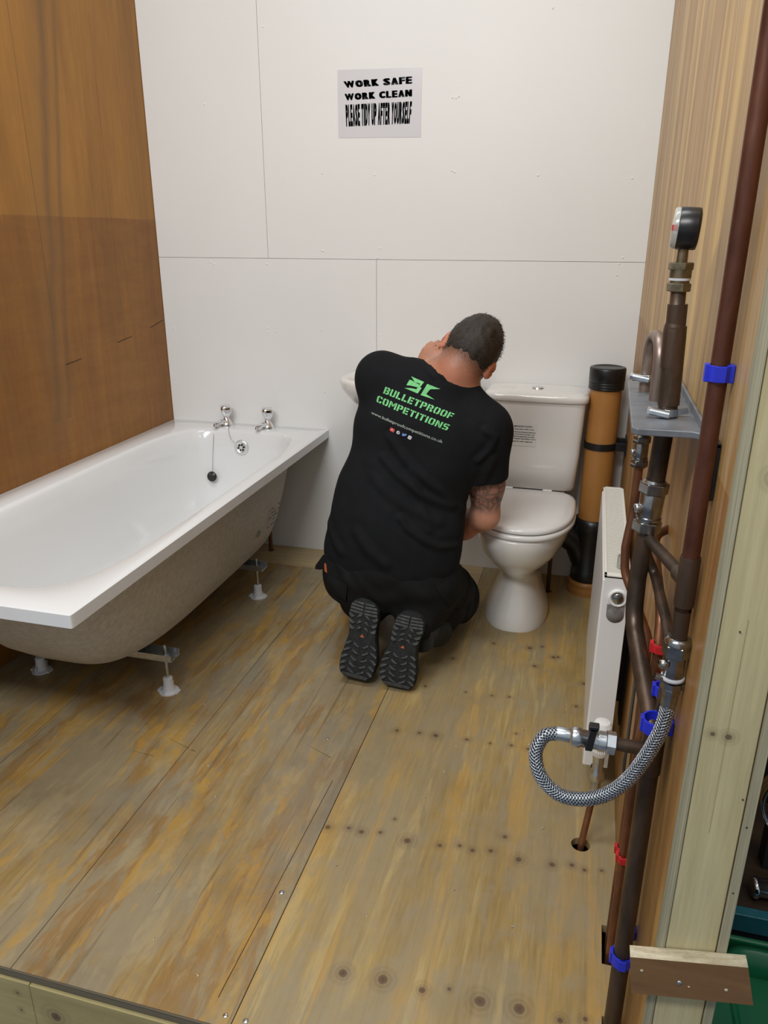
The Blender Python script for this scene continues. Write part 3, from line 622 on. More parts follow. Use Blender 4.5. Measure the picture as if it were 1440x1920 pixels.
for y in (-.82, -1.16):
    mb = MB(); mb.box((RX1+.0005, y-.02, .20), (RX1+.004, y+.02, .50)); mb.box((RX1+.004, y-.02, .20), (W-.0045, y-.017, .50)); mb.box((W-.0045, y-.035, .14), (W-.0005, y+.02, .52))
    obj('wall_bracket', mb, M_blackmat, rad)
mb = MB(); y0, y1 = -1.44, -1.40
xs_, zs_ = W-.003, [(.17, .176), (.176, .216), (.216, .228), (.228, .236), (.236, .242), (.242, .25), (.25, .53)]
for i, (a, b_) in enumerate(zs_):
    if i in (1, 3, 5): wd = .006 if i == 1 else .005; ym = (y0+y1)/2; mb.box((xs_, y0, a), (xs_+.0025, ym-wd, b_)); mb.box((xs_, ym+wd, a), (xs_+.0025, y1, b_))
    else: mb.box((xs_, y0, a), (xs_+.0025, y1, b_))
tag(obj('mounting_strip', mb, M_blackmat), 'black slotted steel strip fixed to the wall behind the radiator end', 'bracket')
# clear cap lying on the grille
mb = MB(); mb.lathe([(.012, 0), (.0115, .028), (.0095, .028), (.0095, .003), (.0001, .003)], (1.839, -1.262, RZ1+.0006), (0, 0, 1), 26, True)
tag(obj('clear_cap', mb, M_clear), 'small clear plastic tube cap standing on the radiator grille', 'cap')
# thermostatic valve
VX, VY = 1.825, -1.450
tv = thing('radiator_valve', (VX, VY, 0), 'white thermostatic radiator valve with its copper tail going into a round floor hole', 'valve')
mb = MB(); rings = []
for r_, h in [(.013, .228), (.0165, .232), (.0205, .244), (.0215, .285), (.0205, .306), (.016, .315), (.006, .317)]:
    rings.append([(VX+(r_*(1-.05*(k % 2)))*math.cos(2*PI*k/60), VY+(r_*(1-.05*(k % 2)))*math.sin(2*PI*k/60), h) for k in range(60)])
mb.loft(rings, smooth=False); lab(obj('thermostatic_head', mb, M_enamel, tv), 'white ribbed thermostatic head')
mb = MB(); mb.lathe([(.012, .228), (.012, .190), (.016, .184), (.016, .165), (.011, .160), (.011, .115)], (VX, VY, 0), (0, 0, 1), 20); mb.lathe([(.0135, .128), (.0135, .112)], (VX, VY, 0), (0, 0, 1), 6, False)
mb.tube([(VX, VY, .172), (VX, RY0-.0005, .172)], .009, 16); mb.lathe([(.0135, 0), (.0135, .014)], (VX, VY+.02, .172), (0, 1, 0), 6, False)
obj('valve_body', mb, M_zinc, tv)
mb = MB(); mb.tube(fillet([(VX, VY, .125), (1.8205, -1.452, .105), (1.807, -1.477, .0), (1.805, -1.481, -.15)], .03), .0075, 16); obj('tail_pipe', mb, M_copper_stain, tv)

# ------------------------------------------------------------------ pipework on the right wall
def hexnut(mb, c, ax, r, h, ph=0): mb.lathe([(r*.93, 0), (r, .0012), (r, h-.0012), (r*.93, h)], c, ax, 6, False, ph)
# bracket shelf
PZ = 1.0575
mb = MB(); out = [(1.796, -1.478), (1.790, -1.845), (1.797, -1.852), (1.868, -1.850), (1.884, -1.862), (1.8835, -1.478)]
mb.prism([(x, y, PZ) for x, y in out], (0, 0, -.010)); 
br = obj('bracket_plate', mb, M_greysteel, None, bevel=.002); tag(br, 'grey steel bracket plate on the right wall carrying the clamped pipes', 'bracket')
obj('upright_flange', MB().box((1.879, -1.86, PZ-.001), (1.8837, -1.48, PZ+.012)), M_greysteel, br, bevel=.0015)
mb = MB(); mb.box((W-.007, -1.985, 1.005), (W-.0005, -1.955, 1.075)); mb.box((W-.018, -1.985, 1.070), (W-.0005, -1.955, 1.076))
bb = obj('black_bracket', mb, M_blackmat, None, bevel=.001); tag(bb, 'small black steel angle screwed to the wall right of the tall copper pipe', 'bracket')
obj('screw', MB().lathe([(.0035, 0), (.003, .002), (.0001, .0022)], (W-.0068, -1.97, 1.045), (-1, 0, 0), 12), M_zinc, bb)

# pipe A : tall pipe with tee
pa = thing('tall_copper_pipe', (1.868, -1.99, .78), 'tall reddish-brown copper pipe running up the right wall past the top of the picture', 'pipe')
obj('pipe', MB().tube([(1.868, -1.99, .86), (1.868, -1.99, 2.75)], .0105, 22), M_copper_brown, pa)
obj('lower_pipe', MB().tube([(1.868, -1.99, .805), (1.868, -1.99, .93)], .0105, 22), M_copper_dark, pa)
mb = MB(); mb.lathe([(.0118, -.034), (.0125, -.030), (.0125, .030), (.0118, .034)], (1.868, -1.99, .90), (0, 0, 1), 24)
mb.tube([(1.868, -1.988, .900), (1.8628, -1.955, .8955)], .0118, 20); lab(obj('tee', mb, M_copper_dark, pa), 'dark soldered tee')
obj('branch', MB().tube([(1.866, -1.975, .898), (1.838, -1.785, .872)], .0085, 18), M_copper_dark, pa)
# valve at its foot and braided hose
va = thing('service_valve', (1.868, -1.99, .75), 'dull chrome service valve with white tape at the foot of the tall copper pipe', 'valve')
c0 = (1.868, -1.99, .822)
mb = MB(); mb.lathe([(.0125, 0), (.0175, -.004), (.0175, -.010)], c0, (0, 0, 1), 24); hexnut(mb, (1.868, -1.99, .795), (0, 0, 1), .0185, .018); mb.lathe([(.013, 0), (.013, -.03)], (1.868, -1.99, .796), (0, 0, 1), 20)
mb.lathe([(.0055, 0), (.006, .009), (.0001, .010)], (1.857, -1.997, .785), (-.8, -.5, 0), 14)
mb.lathe([(.0145, 0), (.0145, -.010)], (1.868, -1.99, .757), (0, 0, 1), 8, False); mb.tube([(1.845, -1.995, .764), (1.868, -1.992, .757), (1.890, -1.990, .748)], [.0045, .006, .0045], 10)
obj('body', mb, M_dullchrome, va)
obj('tape', MB().lathe([(.0142, 0), (.015, -.001), (.015, -.004), (.0142, -.005)], (1.868, -1.99, .765), (0, 0, 1), 24), M_ptfe, va)
HP = [(1.868, -1.992, .742), (1.867, -1.994, .715), (1.860, -1.998, .675), (1.836, -2.00, .612), (1.810, -2.00, .574), (1.778, -2.00, .554), (1.741, -2.00, .553), (1.712, -1.997, .577), (1.702, -1.985, .606), (1.712, -1.972, .628), (1.733, -1.966, .632)]
hs = thing('braided_hose', (1.78, -2.0, .54), 'silver braided flexible hose looping from the service valve to the side valve', 'hose')
path = spline(HP, 14); R = .0093
obj('core', MB().tube(path, R*.90, 16), M_core, hs)
# braid
def frames(path):
    up = None; out = []
    for i, p in enumerate(path):
        t = (path[min(i+1, len(path)-1)]-path[max(i-1, 0)]).normalized()
        if up is None: up = t.orthogonal().normalized()
        up = (up-t*up.dot(t)).normalized(); out.append((p, up, t.cross(up)))
    return out
FR = frames(path); Ls = [0]
for i in range(1, len(path)): Ls.append(Ls[-1]+(path[i]-path[i-1]).length)
def at_s(s):
    i = min(max(np.searchsorted(Ls, s)-1, 0), len(path)-2); t = (s-Ls[i])/(Ls[i+1]-Ls[i]); a, b_ = FR[i], FR[i+1]
    return a[0].lerp(b_[0], t), a[1].lerp(b_[1], t).normalized(), a[2].lerp(b_[2], t).normalized()
mb = MB(); NS = 9; pitch = .042; steps = int(Ls[-1]/.0022)
for sgn in (1, -1):
    for k in range(NS):
        rings = []
        for j in range(steps+1):
            s = Ls[-1]*j/steps; p, u_, v_ = at_s(s); a = 2*PI*k/NS+sgn*2*PI*s/pitch
            rad_ = R+.0004*math.sin(NS*(a if sgn > 0 else -a)*.5+sgn*NS*PI*s/pitch)
            e = u_*math.cos(a)+v_*math.sin(a); f = -u_*math.sin(a)+v_*math.cos(a); q = p+e*rad_
            rings.append([q-f*.0014, q+e*.0008, q+f*.0014, q-e*.0003])
        mb.loft(rings, False, False, True)
stuff(obj('braid', mb, M_braid, hs))
mb = MB(); mb.lathe([(.0095, -.004), (.0105, 0), (.0105, .018), (.0115, .019), (.0115, .026)], (1.8675, -1.9935, .722), (.02, 0, 1), 8, False); obj('end_collar', mb, M_dullchrome, hs, bevel=.0006)
mb = MB(); mb.lathe([(.0098, 0), (.0105, .002), (.0105, .018), (.0098, .020)], (1.728, -1.966, .6315), (1, 0, -.02), 20); obj('end_collar', mb, M_zinc, hs)
# side valve on the tee
sv = thing('isolating_valve', (1.77, -1.963, .60), 'dull chrome isolating valve with black lever and copper stub, at the hose end', 'valve')
A = (1, .01, -.045)
mb = MB(); mb.lathe([(.0135, 0), (.0145, .002), (.0145, .011), (.0125, .013), (.0125, .048)], (1.750, -1.966, .6305), A, 24); mb.lathe([(.0145, 0), (.0145, .009)], (1.787, -1.965, .629), A, 24); hexnut(mb, (1.797, -1.964, .6285), A, .0165, .014)
obj('body', mb, M_zinc, sv)
mb = MB(); mb.obox((1.776, -1.980, .643), (1, 0, 0), (0, 1, 0), (.12, 0, 1), .0050, .0065, .019); mb.obox((1.778, -1.980, .661), (1, 0, 0), (0, 1, 0), (.12, 0, 1), .0068, .0065, .004); obj('lever', mb, M_black, sv, bevel=.0015)
obj('stub_pipe', MB().tube([(1.808, -1.964, .628), (1.862, -1.958, .622)], .0095, 20), M_copper_dark, sv)

# main stack : gauge on top, plate, valve, crank, lower pipe
mp = thing('main_copper_pipe', (1.86, -1.955, 0), 'thick dark copper riser with a cranked bend, from the floor up through the bracket plate', 'pipe')
up = fillet([(1.8365, -1.765, 1.215), (1.8415, -1.765, 1.06), (1.8365, -1.765, .93), (1.829, -1.770, .80), (1.829, -1.785, .735), (1.861, -1.952, .640), (1.861, -1.955, .52), (1.861, -1.955, -.15)], .07, 10)
obj('pipe', MB().tube(up, .0135, 26), M_copper_dark, mp)
obj('coupling', MB().tube([(1.8375, -1.765, 1.185), (1.8385, -1.765, 1.165), (1.8415, -1.765, 1.075)], .0152, 26), M_copper_dark, mp)
mb = MB(); mb.lathe([(.0152, 0), (.0155, .05), (.0145, .058), (.0118, .066), (.0115, .082), (.0103, .083), (.0103, .108)], (1.8385, -1.765, 1.128), (-.03, 0, 1), 26); lab(obj('reducer', mb, M_copper_dark, mp), 'stepped copper reducer')
mb = MB(); mb.tube([(1.861, -1.955, .655), (1.861, -1.955, .585)], .0155, 26); mb.tube([(1.861, -1.955, .622), (1.846, -1.958, .624)], .0125, 20); lab(obj('tee', mb, M_copper_dark, mp), 'tee on the lower riser')
# gauge
ga = thing('pressure_gauge', (1.834, -1.765, 1.235), 'round black pressure gauge with clear face and red mark, on top of the main riser', 'gauge')
mb = MB(); z0 = 1.232
hexnut(mb, (1.835, -1.765, z0), (0, 0, 1), .0160, .011); mb.lathe([(.0130, 0), (.0130, .004)], (1.835, -1.765, z0+.011), (0, 0, 1), 20)
mb.lathe([(.0145, 0), (.0145, .012)], (1.835, -1.765, z0+.018), (0, 0, 1), 20); hexnut(mb, (1.8345, -1.765, z0+.028), (0, 0, 1), .0165, .010); mb.lathe([(.0075, 0), (.007, .02)], (1.8345, -1.765, z0+.036), (0, 0, 1), 16)
obj('connector', mb, M_brass, ga)
obj('tape', MB().lathe([(.0142, 0), (.0142, .0045)], (1.835, -1.765, z0+.0145), (0, 0, 1), 20), M_ptfe, ga)
G = (1.8355, -1.765, z0+.081); AX = Vector((-1, .06, .05)).normalized()
mb = MB(); mb.lathe([(.020, -.0165), (.0262, -.0150), (.0270, -.012), (.0270, .010), (.0262, .011)], G, AX, 44, True); obj('case', mb, M_black, ga)
obj('dial', MB().lathe([(.025, .0102), (.025, .0112), (.0001, .0113)], G, AX, 40), M_whiteprint, ga)
mb = MB(); mb.lathe([(.0262, .011), (.0262, .0155), (.024, .018), (.0001, .0190)], G, AX, 40); obj('lens', mb, M_clear, ga)
mb = MB(); q = Vector(G)+AX*.017+Vector((0, -.020, 0)); mb.obox(q, AX, (0, 1, 0), (0, 0, 1), .0035, .0045, .0035); lab(obj('red_marker', mb, M_red, ga), 'red marker on the gauge rim')
# compression valve under the plate
def comp_valve(name, x, y, z, s, lb, tilt=(0, 0, 1)):
    t = thing(name, (x, y, z), lb, 'valve', 'compression valves under the bracket plate'); t3 = Vector(tilt).normalized(); c = Vector((x, y, z))
    mb = MB(); mb.lathe([(.0185*s, 0), (.0195*s, .001), (.0195*s, .054*s), (.0175*s, .056*s)], c+t3*.010*s, t3, 26); mb.lathe([(.021*s, 0), (.021*s, .004*s)], c+t3*.016*s, t3, 26); obj('body', mb, M_dullchrome, t)
    for h in (-.006*s, .060*s): 
        m2 = MB(); hexnut(m2, c+t3*h, t3, .0235*s, .019*s, .3); obj('nut', m2, M_dullchrome, t, bevel=.0012)
    m2 = MB(); m2.lathe([(.019*s, 0), (.016*s, .004*s)], c+t3*.079*s, t3, 24); obj('olive', m2, M_dullchrome, t)
    m2 = MB(); m2.lathe([(.007*s, 0), (.0075*s, .008*s), (.005*s, .010*s), (.0001, .0103*s)], c+t3*.036*s+Vector((-.016*s, -.008*s, 0)), (-.9, -.45, 0), 16); obj('screw_spindle', m2, M_zinc, t)
comp_valve('compression_valve', 1.8325, -1.768, .885, .93, 'large dull chrome compression valve below the bracket plate on the main riser', (.06, 0, 1))
comp_valve('compression_valve', 1.8215, -1.63, .945, .62, 'small dull chrome compression valve tight under the plate, behind the main riser')
# U bend on top of the plate
mb = MB(); U = fillet([(1.821, -1.60, .99), (1.821, -1.60, 1.155), (1.834, -1.655, 1.155), (1.834, -1.680, 1.145), (1.834, -1.682, 1.03)], .03, 10)
mb = MB(); arc = [Vector((1.820, -1.575, 1.02)), Vector((1.820, -1.575, 1.115))]+[Vector((1.820+.012*(1-math.cos(a))/2, -1.613+.038*math.cos(a), 1.115+.038*math.sin(a))) for a in np.linspace(.1, PI, 18)]+[Vector((1.832, -1.651, 1.02))]
mb.tube(arc, .0098, 20); ub = obj('bent_copper_pipe', mb, copper('pale_copper', (.16,.12,.10), (.26,.20,.17), (.38,.30,.26))); tag(ub, 'hoop of bent copper pipe standing on the bracket plate behind the riser', 'pipe')
def jubilee(c, r, lb, flip=1):
    t = thing('hose_clip', c, lb, 'clip', 'steel hose clips on the bracket plate'); c = Vector(c)
    mb = MB(); mb.lathe([(r, 0), (r+.0012, 0), (r+.0012, .011), (r, .011)], c, (0, 0, 1), 28, False, caps=False); obj('band', mb, M_zinc, t)
    m2 = MB(); m2.tube([c+Vector((-.8*r-.014, -r*.75-.004, .008)), c+Vector((-.8*r+.012, -r*.75-.008, .004))], .0058, 14); m2.lathe([(.0066, 0), (.0066, .004)], c+Vector((-.8*r-.018, -r*.75-.003, .0085)), (1, -.1, -.15), 6, False)
    m2.obox(c+Vector((-.5*r, -r*.7-.004, .005)), (1, -.2, 0), (0, 1, 0), (0, 0, 1), .009, .003, .006); obj('worm_screw', m2, M_zinc, t, bevel=.0005)
    m3 = MB(); m3.prism([c+Vector((r*.7, -r*.4, .001)), c+Vector((r+.013, -r*.2, .004)), c+Vector((r+.012, -r*.2, .013)), c+Vector((r*.7, -r*.4, .010))], (.001, .0015, 0)); obj('tail', m3, M_zinc, t)
jubilee((1.8415, -1.765, PZ+.002), .0140, 'shiny steel worm-drive clip around the main riser on the plate')
jubilee((1.820, -1.575, PZ+.018), .0101, 'small steel worm-drive clip around the bent pipe further back on the plate')
# smaller pipes
def pipe(name, pts, r, mat, lb, grp='small copper pipes on the right wall', fr=.05):
    o = obj(name, MB().tube(fillet(pts, fr, 9), r, 18), mat); return tag(o, lb, 'pipe', grp)
pipe('copper_pipe', [(1.8215, -1.63, 1.03), (1.8215, -1.63, .86), (1.815, -1.64, .80), (1.818, -1.645, .755), (1.866, -1.70, .66), (1.8665, -1.715, .50), (1.8665, -1.715, -.15)], .0075, M_copper_stain, 'copper pipe under the small valve, nearest the radiator, into the wall-side floor slot')
pipe('copper_pipe', [(1.8838, -1.60, .825), (1.862, -1.625, .82), (1.862, -1.66, .80), (1.8665, -1.80, .765), (1.8665, -1.835, .70), (1.8665, -1.78, .56), (1.8665, -1.757, .50), (1.8665, -1.757, -.15)], .0078, M_copper_stain, 'middle thin copper pipe between the radiator-side pipe and the thick riser')
pipe('copper_pipe', [(1.836, -1.770, .845), (1.853, -1.765, .812), (1.866, -1.87, .785), (1.868, -1.943, .775), (1.868, -1.940, .70), (1.868, -1.915, .62), (1.868, -1.91, -.15)], .0078, M_copper_dark, 'thin copper pipe bowing out beside the tee, right of the cranked riser', fr=.06)
# clips
def ring_clip(x, y, z, r, mat, lb, grp, h=.014, name='pipe_clip'):
    t = thing(name, (W, y, z), lb, 'clip', grp)
    mb = MB(); n = 26; rings = []
    for k in range(n+1):
        a = PI*.25+1.5*PI*k/n; d = Vector((math.cos(a), math.sin(a), 0))
        # opening faces the pipe front
        rings.append([Vector((x, y, z))+d*(r+.0005), Vector((x, y, z))+d*(r+.0035), Vector((x, y, z+h))+d*(r+.0035), Vector((x, y, z+h))+d*(r+.0005)])
    mb.loft(rings, smooth=False); obj('collar', mb, mat, t, bevel=.0004, segs=1)
    m2 = MB(); m2.box((min(x+r*.6, W-.010), y-.0085, z-.001), (W-.0005, y+.0085, z+h+.001)); obj('base', m2, mat, t, bevel=.001)
    m3 = MB(); m3.obox((x-r-.0025, y, z+h/2), (1, 0, 0), (0, 1, 0), (0, 0, 1), .0025, .006, h/2+.001); m3.obox((x, y-r-.003, z+h/2), (1, 0, 0), (0, 1, 0), (0, 0, 1), .006, .0022, h/2); obj('latch', m3, mat, t, bevel=.0008)
    return t
BC_, RC_ = 'blue plastic pipe clips', 'red plastic pipe clips'
ring_clip(1.868, -1.99, 1.150, .0107, M_blue, 'blue plastic clip high on the tall copper pipe near the wall', BC_, .018)
ring_clip(1.861, -1.955, .682, .0137, M_blue, 'blue plastic clip on the riser behind the braided hose', BC_, .020) if False else None
ring_clip(1.861, -1.955, .655-.001, .0157, M_blue, 'blue plastic clip on the riser behind the braided hose', BC_, .020)
ring_clip(1.868, -1.910, .685, .0080, M_blue, 'small blue clip half hidden behind the cranked riser and hose', BC_, .016)
ring_clip(1.861, -1.955, .215, .0137, M_blue, 'blue plastic clip low on the riser beside the screwed plywood offcut', BC_, .020)
ring_clip(1.868, -1.910, .225, .0080, M_blue, 'small blue clip behind the low part of the riser', BC_, .016)
ring_clip(1.8665, -1.715, .215, .0077, M_red, 'red plastic clip on the pipe nearest the radiator, above the floor slot', RC_, .014)
ring_clip(1.8665, -1.757, .235, .0080, M_red, 'red plastic clip on the middle thin pipe, above the floor slot', RC_, .014)
ring_clip(1.8665, -1.832, .712, .0080, M_red, 'red plastic clip seen between the pipes behind the cranked riser', RC_, .014)
ring_clip(1.8665, -1.812, .655, .0080, M_red, 'red plastic clip lower behind the cranked riser', RC_, .014)

# screwed plywood offcut
oc = thing('plywood_offcut', (1.93, -2.095, .33), 'brown plywood offcut screwed across the front of the pale timber post', 'board')
F0 = [(1.851, .392), (1.994, .418), (2.0095, .356), (1.8595, .328)]; 
mb = MB(); mb.add([(x, -2.1015, z) for x, z in F0], [(0, 3, 2, 1)]); obj('face', mb, M_offcut, oc)
mb = MB(); mb.prism([(x, -2.1012, z) for x, z in reversed(F0)], (0, .0190, 0)); obj('core', mb, M_offedge, oc)
for k, (x, z, r_, m) in enumerate([(1.868, .373, .0022, M_offedge), (1.9165, .366, .0034, M_zinc), (1.929, .363, .0014, M_offedge), (1.974, .372, .0024, M_offedge)]):
    mb = MB(); mb.lathe([(r_, 0), (r_*.9, .0008), (.0001, .0009)], (x, -2.1016, z), (0, -1, 0), 14)
    obj('screw' if k == 1 else 'screw_hole', mb, m, oc)

# ------------------------------------------------------------------ workshop beyond
sf = struct(obj('floor_workshop', MB().box((-3, -6, -.26), (5, 2.2, -.2)), M_workfloor))
struct(obj('wall_far', MB().box((W+.2, .6, -.2), (4.5, .65, 2.75)), M_workfloor))
struct(obj('wall_side', MB().box((3.4, -2.2, -.2), (3.45, .6, 2.75)), M_dark))
wbn = thing('workbench', (2.45, -1.3, -.2), 'low bench with dark board top and teal steel front rail beyond the wall', 'bench')
obj('top', MB().box((2.02, -1.47, -.115), (2.95, -.75, -.095)), M_benchtop, wbn, bevel=.002)
obj('rail', MB().box((2.02, -1.50, -.135), (2.95, -1.473, -.088)), M_teal, wbn, bevel=.003)
for x in (2.03, 2.9): obj('leg', MB().box((x, -1.47, -.2), (x+.03, -1.44, -.116)), M_teal, wbn)
for x in (2.03, 2.9): obj('leg', MB().box((x, -.80, -.2), (x+.03, -.77, -.116)), M_teal, wbn)
tag(obj('backboard', MB().box((2.02, -.74, -.2), (2.95, -.72, .30)), M_benchtop), 'dark upright board behind the low bench beyond the post', 'board')
cw = thing('chrome_former', (2.20, -1.33, -.095), 'curved ribbed chrome tool standing on the dark bench beyond the post', 'tool')
mb = MB()
for k in range(3):
    arc = [Vector((2.30-.10*math.cos(a), -1.33+k*.013, .09+.10*math.sin(a))) for a in np.linspace(-.9, 1.0, 18)]; mb.tube(arc, .0068, 12)
obj('ribs', mb, M_chrome, cw); obj('stand', MB().box((2.225, -1.34, -.095), (2.26, -1.295, .03)), M_blackmat, cw)
cy = obj('chrome_cylinder', MB().lathe([(.022, 0), (.024, .003), (.024, .01), (.021, .012), (.021, .10), (.024, .102), (.024, .11)], (2.185, -1.43, -.071), (1, .1, 0), 30), M_chrome); tag(cy, 'short chrome cylinder lying on the dark bench beyond the post', 'cylinder')
bx = thing('bench_machine', (2.28, -.98, -.095), 'dark red and black machine at the back of the bench', 'machine')
obj('base', MB().box((2.14, -1.10, -.095), (2.42, -.85, .10)), M_black, bx, bevel=.01); obj('cover', MB().lathe([(.05, 0), (.055, .01), (.05, .09), (.02, .10)], (2.22, -1.0, .10), (0, 0, 1), 24), plain('dark_red_plastic', (.10,.006,.008), .4), bx)
ct = obj('white_panel', MB().box((2.16, -.715, .16), (2.60, -.695, .62)), M_greybox, None, bevel=.003); tag(ct, 'pale grey board leaning at the back of the bench beyond the post', 'board')
cb = obj('grey_carton', MB().box((2.03, -1.66, -.2), (2.10, -1.52, -.145)), M_greybox, None, bevel=.002); tag(cb, 'small grey carton on the workshop floor beside the green case', 'box')
# green tool case
gc = thing('tool_case', (2.14, -1.80, -.2), 'open green plastic tool case with black label on the floor beside the post', 'case')
mb = MB(); x0, x1, y0, y1, z0, z1 = 2.00, 2.40, -2.0, -1.70, -.2, .06
mb.box((x0, y0, z0), (x1, y1, z0+.01)); mb.box((x0, y0, z0), (x0+.012, y1, z1)); mb.box((x1-.012, y0, z0), (x1, y1, z1)); mb.box((x0, y0, z0), (x1, y0+.012, z1)); mb.box((x0, y1-.012, z0), (x1, y1, z1))
obj('tray', mb, M_green, gc, bevel=.006, segs=3)
mb = MB(); mb.box((1.995, -2.0, .055), (2.055, -1.86, .085)); obj('lid', mb, M_green, gc, bevel=.004)
mb = MB()
rr = [(sring(2.058, 2.22, -1.99, -1.72, z, 4, 40)) for z in (.02, .058)]; r2 = [(sring(2.072, 2.205, -1.975, -1.735, z, 4, 40)) for z in (.062, .0)]
mb.loft(rr+r2, False, True, True); obj('insert', mb, M_green, gc)
mb = MB(); mb.box((1.997, -2.0015, .022), (2.05, -2.0003, .054)); 
lb_ = obj('label', MB().box((1.998, -1.998, .0853), (2.052, -1.935, .0863)), M_black, gc); lab(lb_, 'black label with light green letters')
mb = MB(); text_quad(mb, 'S', (2.046, -1.985, .0867), (2.030, -1.985, .0867), (2.046, -1.965, .0867), (2.030, -1.965, .0867), .03); 
text_quad(mb, 'S', (2.048, -1.942, .0867), (2.030, -1.942, .0867), (2.048, -1.965, .0867), (2.030, -1.965, .0867), .04)
obj('letters', mb, M_greenlight, lb_)

# ------------------------------------------------------------------ the kneeling man (signed distance fields polygonised into one surface each)
def surface_nets(f, lo, h):
    nx, ny, nz = f.shape; ins = f < 0
    idx = np.array([(i, j, k) for i in (0, 1) for j in (0, 1) for k in (0, 1)])
    cnt = np.zeros((nx-1, ny-1, nz-1), dtype=np.int8)
    for i, j, k in idx: cnt += ins[i:nx-1+i, j:ny-1+j, k:nz-1+k]
    act = (cnt > 0) & (cnt < 8); cells = np.argwhere(act); vid = -np.ones(act.shape, dtype=np.int64); vid[act] = np.arange(len(cells))
    acc = np.zeros((len(cells), 3)); num = np.zeros(len(cells)); c = cells
    for a in idx:
        for ax in range(3):
            if a[ax]: continue
            b_ = a.copy(); b_[ax] = 1
            fa = f[c[:, 0]+a[0], c[:, 1]+a[1], c[:, 2]+a[2]]; fb = f[c[:, 0]+b_[0], c[:, 1]+b_[1], c[:, 2]+b_[2]]
            m = (fa < 0) != (fb < 0); t = np.where(m, fa/np.where(m, fa-fb, 1), 0)
            p = np.tile(a.astype(float), (len(c), 1)); p[:, ax] += t; acc += p*m[:, None]; num += m
    V = lo+(c+acc/num[:, None])*h; F = []
    for ax in range(3):
        o1, o2 = (ax+1) % 3, (ax+2) % 3
        sl = [slice(1, -1)]*3; sl[ax] = slice(0, -1); sh_ = [slice(1, -1)]*3; sh_[ax] = slice(1, None)
        a = ins[tuple(sl)]; b_ = ins[tuple(sh_)]; e = np.argwhere(a != b_); s = a[tuple(e.T)]
        off = np.ones(3, int); off[ax] = 0; e = e+off
        def vv(d1, d2):
            q = e.copy(); q[:, o1] += d1; q[:, o2] += d2; return vid[q[:, 0], q[:, 1], q[:, 2]]
        q = np.stack([vv(-1, -1), vv(0, -1), vv(0, 0), vv(-1, 0)], 1); q[~s] = q[~s][:, ::-1]; F.append(q)
    return V, np.concatenate(F)
class SDF:
    def __init__(s, lo, hi, h):
        s.lo = np.array(lo, float); s.h = h; n = np.ceil((np.array(hi)-s.lo)/h).astype(int)+1; s.n = n; s.f = np.full(n, .13)
    def _box(s, lo, hi, m):
        a = np.maximum(np.floor((np.array(lo)-m-s.lo)/s.h).astype(int), 0); b_ = np.minimum(np.ceil((np.array(hi)+m-s.lo)/s.h).astype(int)+1, s.n)
        sl = tuple(slice(a[i], b_[i]) for i in range(3))
        g = np.meshgrid(*[s.lo[i]+s.h*np.arange(a[i], b_[i]) for i in range(3)], indexing='ij'); return sl, np.stack(g, -1)
    def _op(s, sl, d, k, op):
        f = s.f[sl]; d = np.minimum(d, .13)
        if op == 'u': hh = np.clip(.5+.5*(f-d)/k, 0, 1); s.f[sl] = f*(1-hh)+d*hh-k*hh*(1-hh)
        else: hh = np.clip(.5-.5*(f+d)/k, 0, 1); s.f[sl] = f*(1-hh)-d*hh+k*hh*(1-hh)
    def cap(s, a, b_, ra, rb, k=.02, op='u'):
        a = np.array(a, float); b_ = np.array(b_, float); r = max(ra, rb)
        sl, P = s._box(np.minimum(a, b_)-r, np.maximum(a, b_)+r, k+.04); d = b_-a
        t = np.clip(((P-a)@d)/(d@d), 0, 1); dist = np.linalg.norm(P-a-t[..., None]*d, axis=-1)-(ra+(rb-ra)*t); s._op(sl, dist, k, op); return s
    def chain(s, pts, rs, k=.02, op='u'):
        for i in range(len(pts)-1): s.cap(pts[i], pts[i+1], rs[i], rs[i+1], k, op)
        return s
    def ell(s, c, r, axes=None, k=.03, op='u'):
        c = np.array(c, float); r = np.array(r, float); A = np.eye(3) if axes is None else np.array([np.array(q)/np.linalg.norm(q) for q in axes])
        sl, P = s._box(c-r.max(), c+r.max(), k+.06); q = (P-c)@A.T
        k0 = np.linalg.norm(q/r, axis=-1); k1 = np.linalg.norm(q/(r*r), axis=-1)+1e-9; s._op(sl, k0*(k0-1)/k1, k, op); return s
    def half(s, p, n, k=.004):   # cut away everything on the +n side
        n = np.array(n, float); n /= np.linalg.norm(n); g = np.meshgrid(*[s.lo[i]+s.h*np.arange(s.n[i]) for i in range(3)], indexing='ij')
        d = (np.stack(g, -1)-np.array(p))@n; s.f = np.maximum(s.f, d); return s
    def mesh(s): return surface_nets(np.maximum(s.f, -.05), s.lo, s.h)
